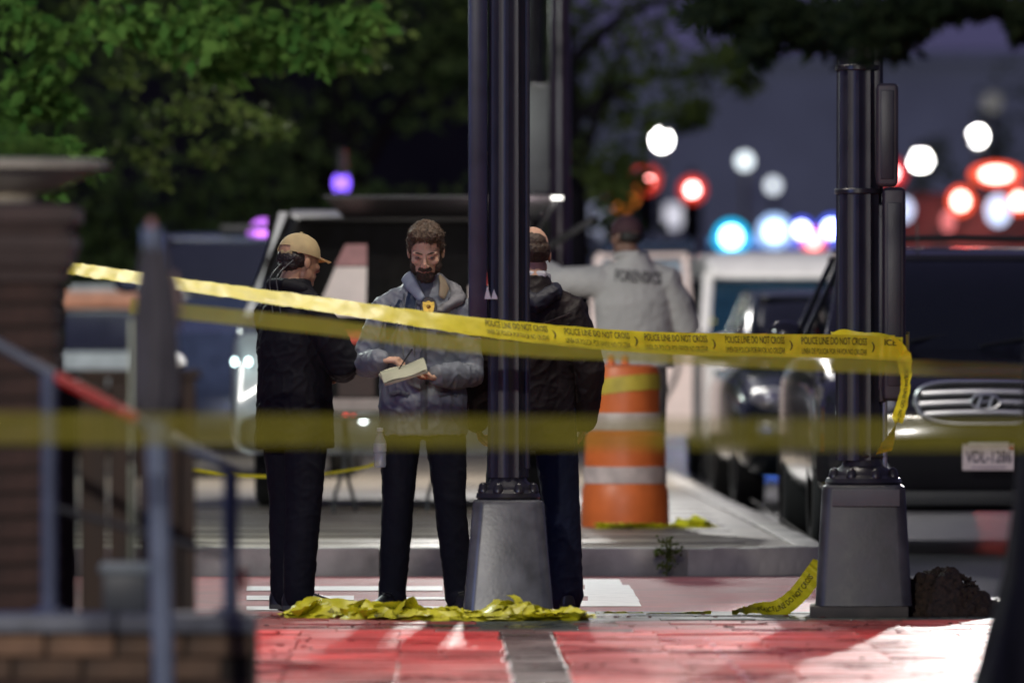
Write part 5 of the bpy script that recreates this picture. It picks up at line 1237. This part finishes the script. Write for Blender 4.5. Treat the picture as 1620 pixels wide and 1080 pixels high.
# ------------------------------------------------------------------ trees and plants
def ctrunk(t, pts, rad, m=M_bark):
    bm = BM(); tube(bm, catmull(pts, 14), list(np.interp(np.linspace(0, 1, 15), np.linspace(0, 1, len(rad)), rad)), 14); return put('trunk', bm, m, t)
def limb(t, tr, a, b, r):
    a, b = V3(a), V3(b); bm = BM(); mid = a.lerp(b, .5) + V3((0, 0, .12 * (b - a).length)); tube(bm, catmull([a, mid, b], 8), list(np.linspace(r, r * .3, 9)), 8); return put('limb', bm, M_bark, tr)
NR = np.random.RandomState(5)
def clump(c, r, n): 
    d = NR.normal(size=(n, 3)); d /= np.linalg.norm(d, axis=1)[:, None]
    return np.asarray(c) + d * (NR.random_sample(n) ** .45)[:, None] * np.asarray(r)
def px_clumps(L, Y, n, spread=.5):
    o = []
    for px, py, rx, ry in L:
        y = Y + NR.uniform(-spread, spread) * 2; q = P(px, py, y); s = y / FPX
        o.append(clump((q.x, q.y, q.z), (rx * s, .35, ry * s), n))
    return np.concatenate(o)
def tree(name, label, base, hgt, r, limbs, pts, m, size, seed=0):
    t = thing(name, label, 'tree', base, 0, 'trees around the junction')
    B = V3(base); tr = ctrunk(t, [(0, 0, 0), (.05, .05, hgt * .5), (-.05, .1, hgt)], [r * 1.25, r, r * .5])
    for a in limbs: limb(t, tr, (0, .05, hgt * rng.uniform(.45, .9)), V3(a) - B, r * .35)
    leaves('crown', np.asarray(pts) - np.asarray(base), m, t, size, seed, aspect=.6); return t
YA_ = 54
LA_ = [(20, 30, 60, 40), (60, 110, 55, 45), (10, 180, 40, 40), (100, 60, 60, 40), (185, 30, 60, 36), (255, 55, 55, 40), (330, 55, 55, 45), (330, 20, 60, 30), (405, 45, 55, 36), (480, 45, 55, 38), (545, 65, 45, 34), (350, 105, 40, 22), (425, 88, 42, 24), (500, 88, 40, 18), (560, 30, 50, 25), (66, 150, 26, 30), (95, 168, 22, 18), (30, 250, 50, 35), (80, 240, 55, 32), (125, 258, 40, 18), (10, 280, 50, 40), (60, 285, 55, 28)]
up = [clump((-3.2 + NR.uniform(-2.4, 2.6), YA_ + NR.uniform(-1.8, 1.8), NR.uniform(3.6, 7)), (.6, .6, .4), 60) for _ in range(40)]
tree('maple_tree', 'leafy tree with bright green lamplit leaves filling the upper left', (-4.3, YA_ + .3, ZF), 4.2, .17, [(-2.6, YA_, 4.2), (-1.8, YA_, 3.6), (-3, YA_, 2.9), (-1.2, YA_, 3.4), (-3.4, YA_, 3.4)], np.concatenate([px_clumps(LA_, YA_, 85, .4)] + up), M_leafA, (.085, .165), 3)
YB_ = 63
LB_ = [(200, 120, 40, 30), (260, 190, 50, 40), (230, 235, 45, 35), (300, 170, 50, 34), (390, 185, 50, 30), (440, 205, 35, 18), (340, 140, 50, 34), (250, 275, 28, 22), (215, 60, 50, 30), (150, 20, 50, 30), (330, 240, 40, 22), (400, 100, 60, 30), (290, 95, 60, 30), (600, 30, 60, 40), (560, 100, 30, 25), (585, 90, 30, 25)]
up = [clump((-2.4 + NR.uniform(-2, 2), YB_ + NR.uniform(-2, 2), NR.uniform(4.0, 7)), (.7, .7, .45), 50) for _ in range(30)]
tree('linden_tree', 'olive leaved tree behind the green one with sparse hanging twigs', (-4.9, YB_ + .4, ZF), 4.4, .18, [(-2.4, YB_, 3.4), (-2.1, YB_, 4), (-3, YB_, 4.4), (-1.4, YB_, 4.2)], np.concatenate([px_clumps(LB_, YB_, 60, .4)] + up), M_leafO, (.06, .11), 4)
YD_ = 92
pts = [clump((NR.uniform(-6.5, 1.0), YD_ + NR.uniform(-2.5, 2.5), NR.uniform(2.2, 7.5)), (1.0, 1.0, .7), 160) for _ in range(62)]
pts += [clump((NR.uniform(-6, .4), YD_ + NR.uniform(-1, 1), NR.uniform(1.3, 2.6)), (.9, .6, .5), 110) for _ in range(24)]
tree('oak_tree', 'large dark tree mass behind the lamp post and raised tailgate', (-1.9, YD_ + 1, ZF), 4.5, .26, [(-4, YD_, 5), (0, YD_, 5), (-2, YD_, 6), (-1, YD_, 4)], np.concatenate(pts), M_leafD, (.12, .24), 6)
YG_ = 88
LC_ = [(930, 60, 70, 60), (1000, 110, 70, 50), (960, 180, 60, 60), (1040, 60, 60, 50), (1090, 120, 60, 40), (1140, 110, 50, 30), (1150, 60, 50, 40), (1100, 170, 40, 26), (1180, 130, 24, 20), (1040, 180, 50, 30), (1090, 195, 25, 18), (940, 250, 40, 50), (970, 300, 30, 36), (985, 300, 22, 30), (1000, 250, 30, 30), (1110, 20, 70, 40), (1010, 20, 70, 40), (1160, 90, 30, 30), (1012, 285, 12, 14)]
up = [clump((1.6 + NR.uniform(-2, 1.4), YG_ + NR.uniform(-2, 2), NR.uniform(4.8, 7.5)), (.7, .7, .45), 60) for _ in range(26)]
tree('elm_tree', 'olive leaved street tree drooping beside the red signals', (.55, YG_ + .3, ZF), 4.6, .2, [(1.2, YG_, 4.4), (2, YG_, 4), (.8, YG_, 3.2), (1.8, YG_, 4.8)], np.concatenate([px_clumps(LC_, YG_, 75, .6)] + up), M_leafO, (.09, .17), 8)
YO_ = 28.5
LO_ = [(1130, 15, 50, 30), (1190, 20, 45, 45), (1200, 75, 22, 24), (1240, 30, 50, 50), (1290, 40, 50, 52), (1340, 45, 50, 56), (1390, 45, 50, 58), (1425, 40, 35, 50), (1450, 20, 35, 36), (1500, 10, 45, 22), (1560, 5, 40, 14), (1612, 30, 10, 34), (1215, 40, 20, 40), (1470, 10, 40, 20), (1180, 40, 18, 40)]
pts = px_clumps(LO_, YO_, 300, .4)
up = [clump((NR.uniform(.2, 2.8), NR.uniform(29, 35), NR.uniform(2.75, 5.5)), (.45, .6, .3), 120) for _ in range(30)]
t = thing('street_tree', 'dark flared tree trunk at the right edge whose leaves overhang the signal post', 'tree', (P(1745, 0, 28).x, 28, 0), 0, 'trees around the junction')
bm = BM(); rows = []
for z, r in ((-.02, .56), (.03, .49), (.11, .43), (.19, .405), (.29, .382), (.48, .33), (.75, .30), (1.05, .283), (1.6, .255), (2.4, .24), (3.4, .2), (4.5, .14)):
    rows.append([((r * (1 + .035 * math.sin(5 * a + 1) + .03 * noise.noise(V3((math.cos(a) * 2, math.sin(a) * 2, z * 3))))) * math.cos(a) + .012 * z, r * (1 + .03 * math.sin(4 * a)) * math.sin(a), z) for a in np.linspace(0, 2 * PI, 40, endpoint=False)])
loft(bm, rows); tr = put('trunk', bm, M_bark, t)
for a in ((-.4, 5.5, 2.85), (.3, 5, 3.4), (-1.2, 4.5, 3.3)): limb(t, tr, (0, 0, 2.2), a, .06)
bm = BM(); tube(bm, [P(1500, -60, 33) - t.location, P(1490, 20, 33) - t.location, P(1484, 46, 33) - t.location], [.022, .014, .004], 8); put('limb', bm, mat('twig', (.06, .035, .03), .8), tr)
leaves('crown', np.concatenate([pts] + up) - np.asarray(t.location), M_leafT, t, (.035, .075), 9)
YM_ = 172
LM_ = [(1600, 150, 50, 70), (1590, 260, 40, 50), (1520, 290, 60, 40), (1450, 300, 40, 50), (1560, 200, 40, 40), (1480, 240, 30, 30)]
tree('plane_tree', 'hazy yellow green tree among the far lamps on the right', (P(1560, 0, YM_).x, YM_ + .6, ZR), 4, .2, [P(1590, 200, YM_), P(1500, 280, YM_), P(1450, 300, YM_)], px_clumps(LM_, YM_, 60, .6), M_leafO, (.14, .26), 12)
# weed at the kerb
w = thing('kerb_weed', 'small leafy weed growing from the kerb joint right of the barrel', 'plant', (P(1055, 0, 45.75).x, 45.85, ZR))
pp = np.concatenate([clump((0, 0, z), (.06, .03, .05), 26) for z in (.06, .11, .15, .19)] + [clump((.07, 0, .15), (.04, .03, .04), 18), clump((-.05, 0, .14), (.03, .03, .03), 14)])
leaves('leaf_tuft', pp, M_weed, w, (.02, .04), 14)
bm = BM(); tube(bm, [(0, 0, 0), (.005, 0, .12), (0, 0, .2)], .005, 6); put('stem', bm, M_weed, w)
# litter on the paving
bm = BM()
for k in range(70):
    y = rng.uniform(31, 38.5); x = rng.uniform(-1.6, 2.1); box(bm, (x, y, .008), (rng.uniform(.008, .03), rng.uniform(.008, .02), .006), Euler((0, 0, rng.uniform(0, 6))))
tag(put('paving_litter', bm, mat('litter', (.10, .03, .025), .8), smooth=False), kind='stuff')
bm = BM()
for k in range(9):
    f = k / 8; y = 35.6 - f * 4.6; x = .88 + f * .04 - (f * .0) ; q = P(1118 + f * 72, 1012 + f * 70, depth_at(1012 + f * 70, .006)); box(bm, (q.x, q.y, .009), (.028, .10, .006), bev=.003, seg=1)
tag(put('pale_drops', bm, M_white, smooth=False), kind='stuff')
# ------------------------------------------------------------------ light of the lamps
for s in (-.75, .75):
    lamp_light('post_lamp', (PL1.x + s, Y1 - .05, 5.05), 330, (1, .92, .80), .18)
# street lamp on the near left, out of the frame above
t = thing('street_lamp', 'cool street lamp standing near the left trees', 'street lamp', (-4.1, 47.2, ZF), 0, 'globe street lamps down the street')
bm = BM(); lathe(bm, [(.2, 0), (.18, .3), (.08, .6), (.06, 4.6), (.1, 4.75), (.05, 4.8)], 14); put('post', bm, M_black, t)
bm = BM(); ell(bm, (0, 0, 0), (.2, .2, .21)); put('globe', bm, glow('street_near', (.9, 1, .95), 8), t, (0, 0, 5.0))
lamp_light('street_light', (-3.9, 47.0, 4.7), 1250, (.88, 1, .92), .2)
# street lamp of the near kerb on the camera's side
lamp_light('kerb_lamp', (-5.0, 2.2, 9.0), 11500, (1, .96, .9), .3)
lamp_light('blue_street_glow', (-6.5, 29.0, 2.6), 600, (.3, .42, 1), .25)
t = thing('street_lamp', 'warm street lamp of the near kerb', 'street lamp', (-5.0, 1.8, 0), 0, 'globe street lamps down the street')
bm = BM(); lathe(bm, [(.2, 0), (.18, .3), (.08, .6), (.06, 9), (.1, 9.1), (.05, 9.2)], 14); put('post', bm, M_black, t)
bm = BM(); ell(bm, (0, 0, 0), (.2, .2, .21)); put('globe', bm, glow('street_warm', (1, .96, .9), 8), t, (0, 0, 9.45))
# work floodlight beyond the parked cars, shining back over the paving
fl = (5.3, 72.5, 5.3)
t = thing('floodlight_tower', 'white work floodlight on a mast beyond the parked cars', 'floodlight', (fl[0], fl[1] + .25, ZR))
bm = BM(); tube(bm, [(0, 0, 0), (0, 0, fl[2])], .05, 10); put('mast', bm, M_black, t)
bm = BM(); box(bm, (0, -.02, fl[2]), (.7, .2, .4), bev=.03); put('lamp_head', bm, M_trim, t)
lamp_light('floodlight', fl, 25000, (1, .97, .93), .15, spot=((2.55, 34, 0), 8.2, .35))
t = thing('street_lamp', 'neutral street lamp hidden behind the fluted lamp post', 'street lamp', (.19, 68.0, ZF), 0, 'globe street lamps down the street')  # lamp added to brighten the van front, its post kept out of sight
bm = BM(); lathe(bm, [(.2, 0), (.18, .3), (.08, .6), (.05, 5.2), (.1, 5.3), (.05, 5.4)], 14); put('post', bm, M_black, t)
bm = BM(); ell(bm, (0, 0, 0), (.2, .2, .21)); put('globe', bm, glow('street_mid', (1, .97, .9), 8), t, (0, 0, 5.6))
lamp_light('street_light', (.19, 68.4, 5.3), 3000, (1, .97, .92), .2)  # light of the added lamp, brightens the van front
t = thing('street_lamp', 'greenish street lamp left of the dark tree mass', 'street lamp', (-5.6, 79.5, ZF), 0, 'globe street lamps down the street')  # lamp added beyond the left edge to brighten the oak
bm = BM(); lathe(bm, [(.2, 0), (.18, .3), (.08, .6), (.05, 4.6), (.1, 4.7), (.05, 4.8)], 14); put('post', bm, M_black, t)
bm = BM(); ell(bm, (0, 0, 0), (.2, .2, .21)); put('globe', bm, glow('street_oak', (.9, 1, .9), 8), t, (0, 0, 5.0))
lamp_light('street_light', (-5.4, 79.2, 4.7), 520, (.9, 1, .9), .2)  # light of the added lamp, brightens the oak
q_ = P(880, 330, YT - 1.1)
lamp_light('tailgate_light', (q_.x - .25, YT - 1.05, q_.z - .06), 42, (1, .95, .9), .06)
# red beacon added out of view to redden the paving, then the emergency lights
t = thing('beacon_mast', 'red warning beacon on a mast at the left kerb', 'beacon', (-9.0, 35.0, 0))
bm = BM(); tube(bm, [(0, 0, 0), (0, 0, 5.9)], [.07, .05], 10); put('mast', bm, M_black, t)
bm = BM(); lathe(bm, [(.12, 5.9), (.13, 6.0), (.1, 6.2), (0, 6.25)], 20); put('beacon', bm, glow('beacon_mast_red', (1, .06, .04), 10), t)
lamp_light('red_beacon_light', (-8.8, 35.0, 6.0), 9500, (1, .06, .045), .12, spot=((-.7, 33.6, 0), 33, .35))  # added red spot, kept to the paving in front of the men
lamp_light('blue_beacon_light', (3.6, 116, 2.9), 900, (.1, .25, 1), .2)
lamp_light('red_engine_light', (5.6, 104.5, 3.3), 250, (1, .12, .08), .2)
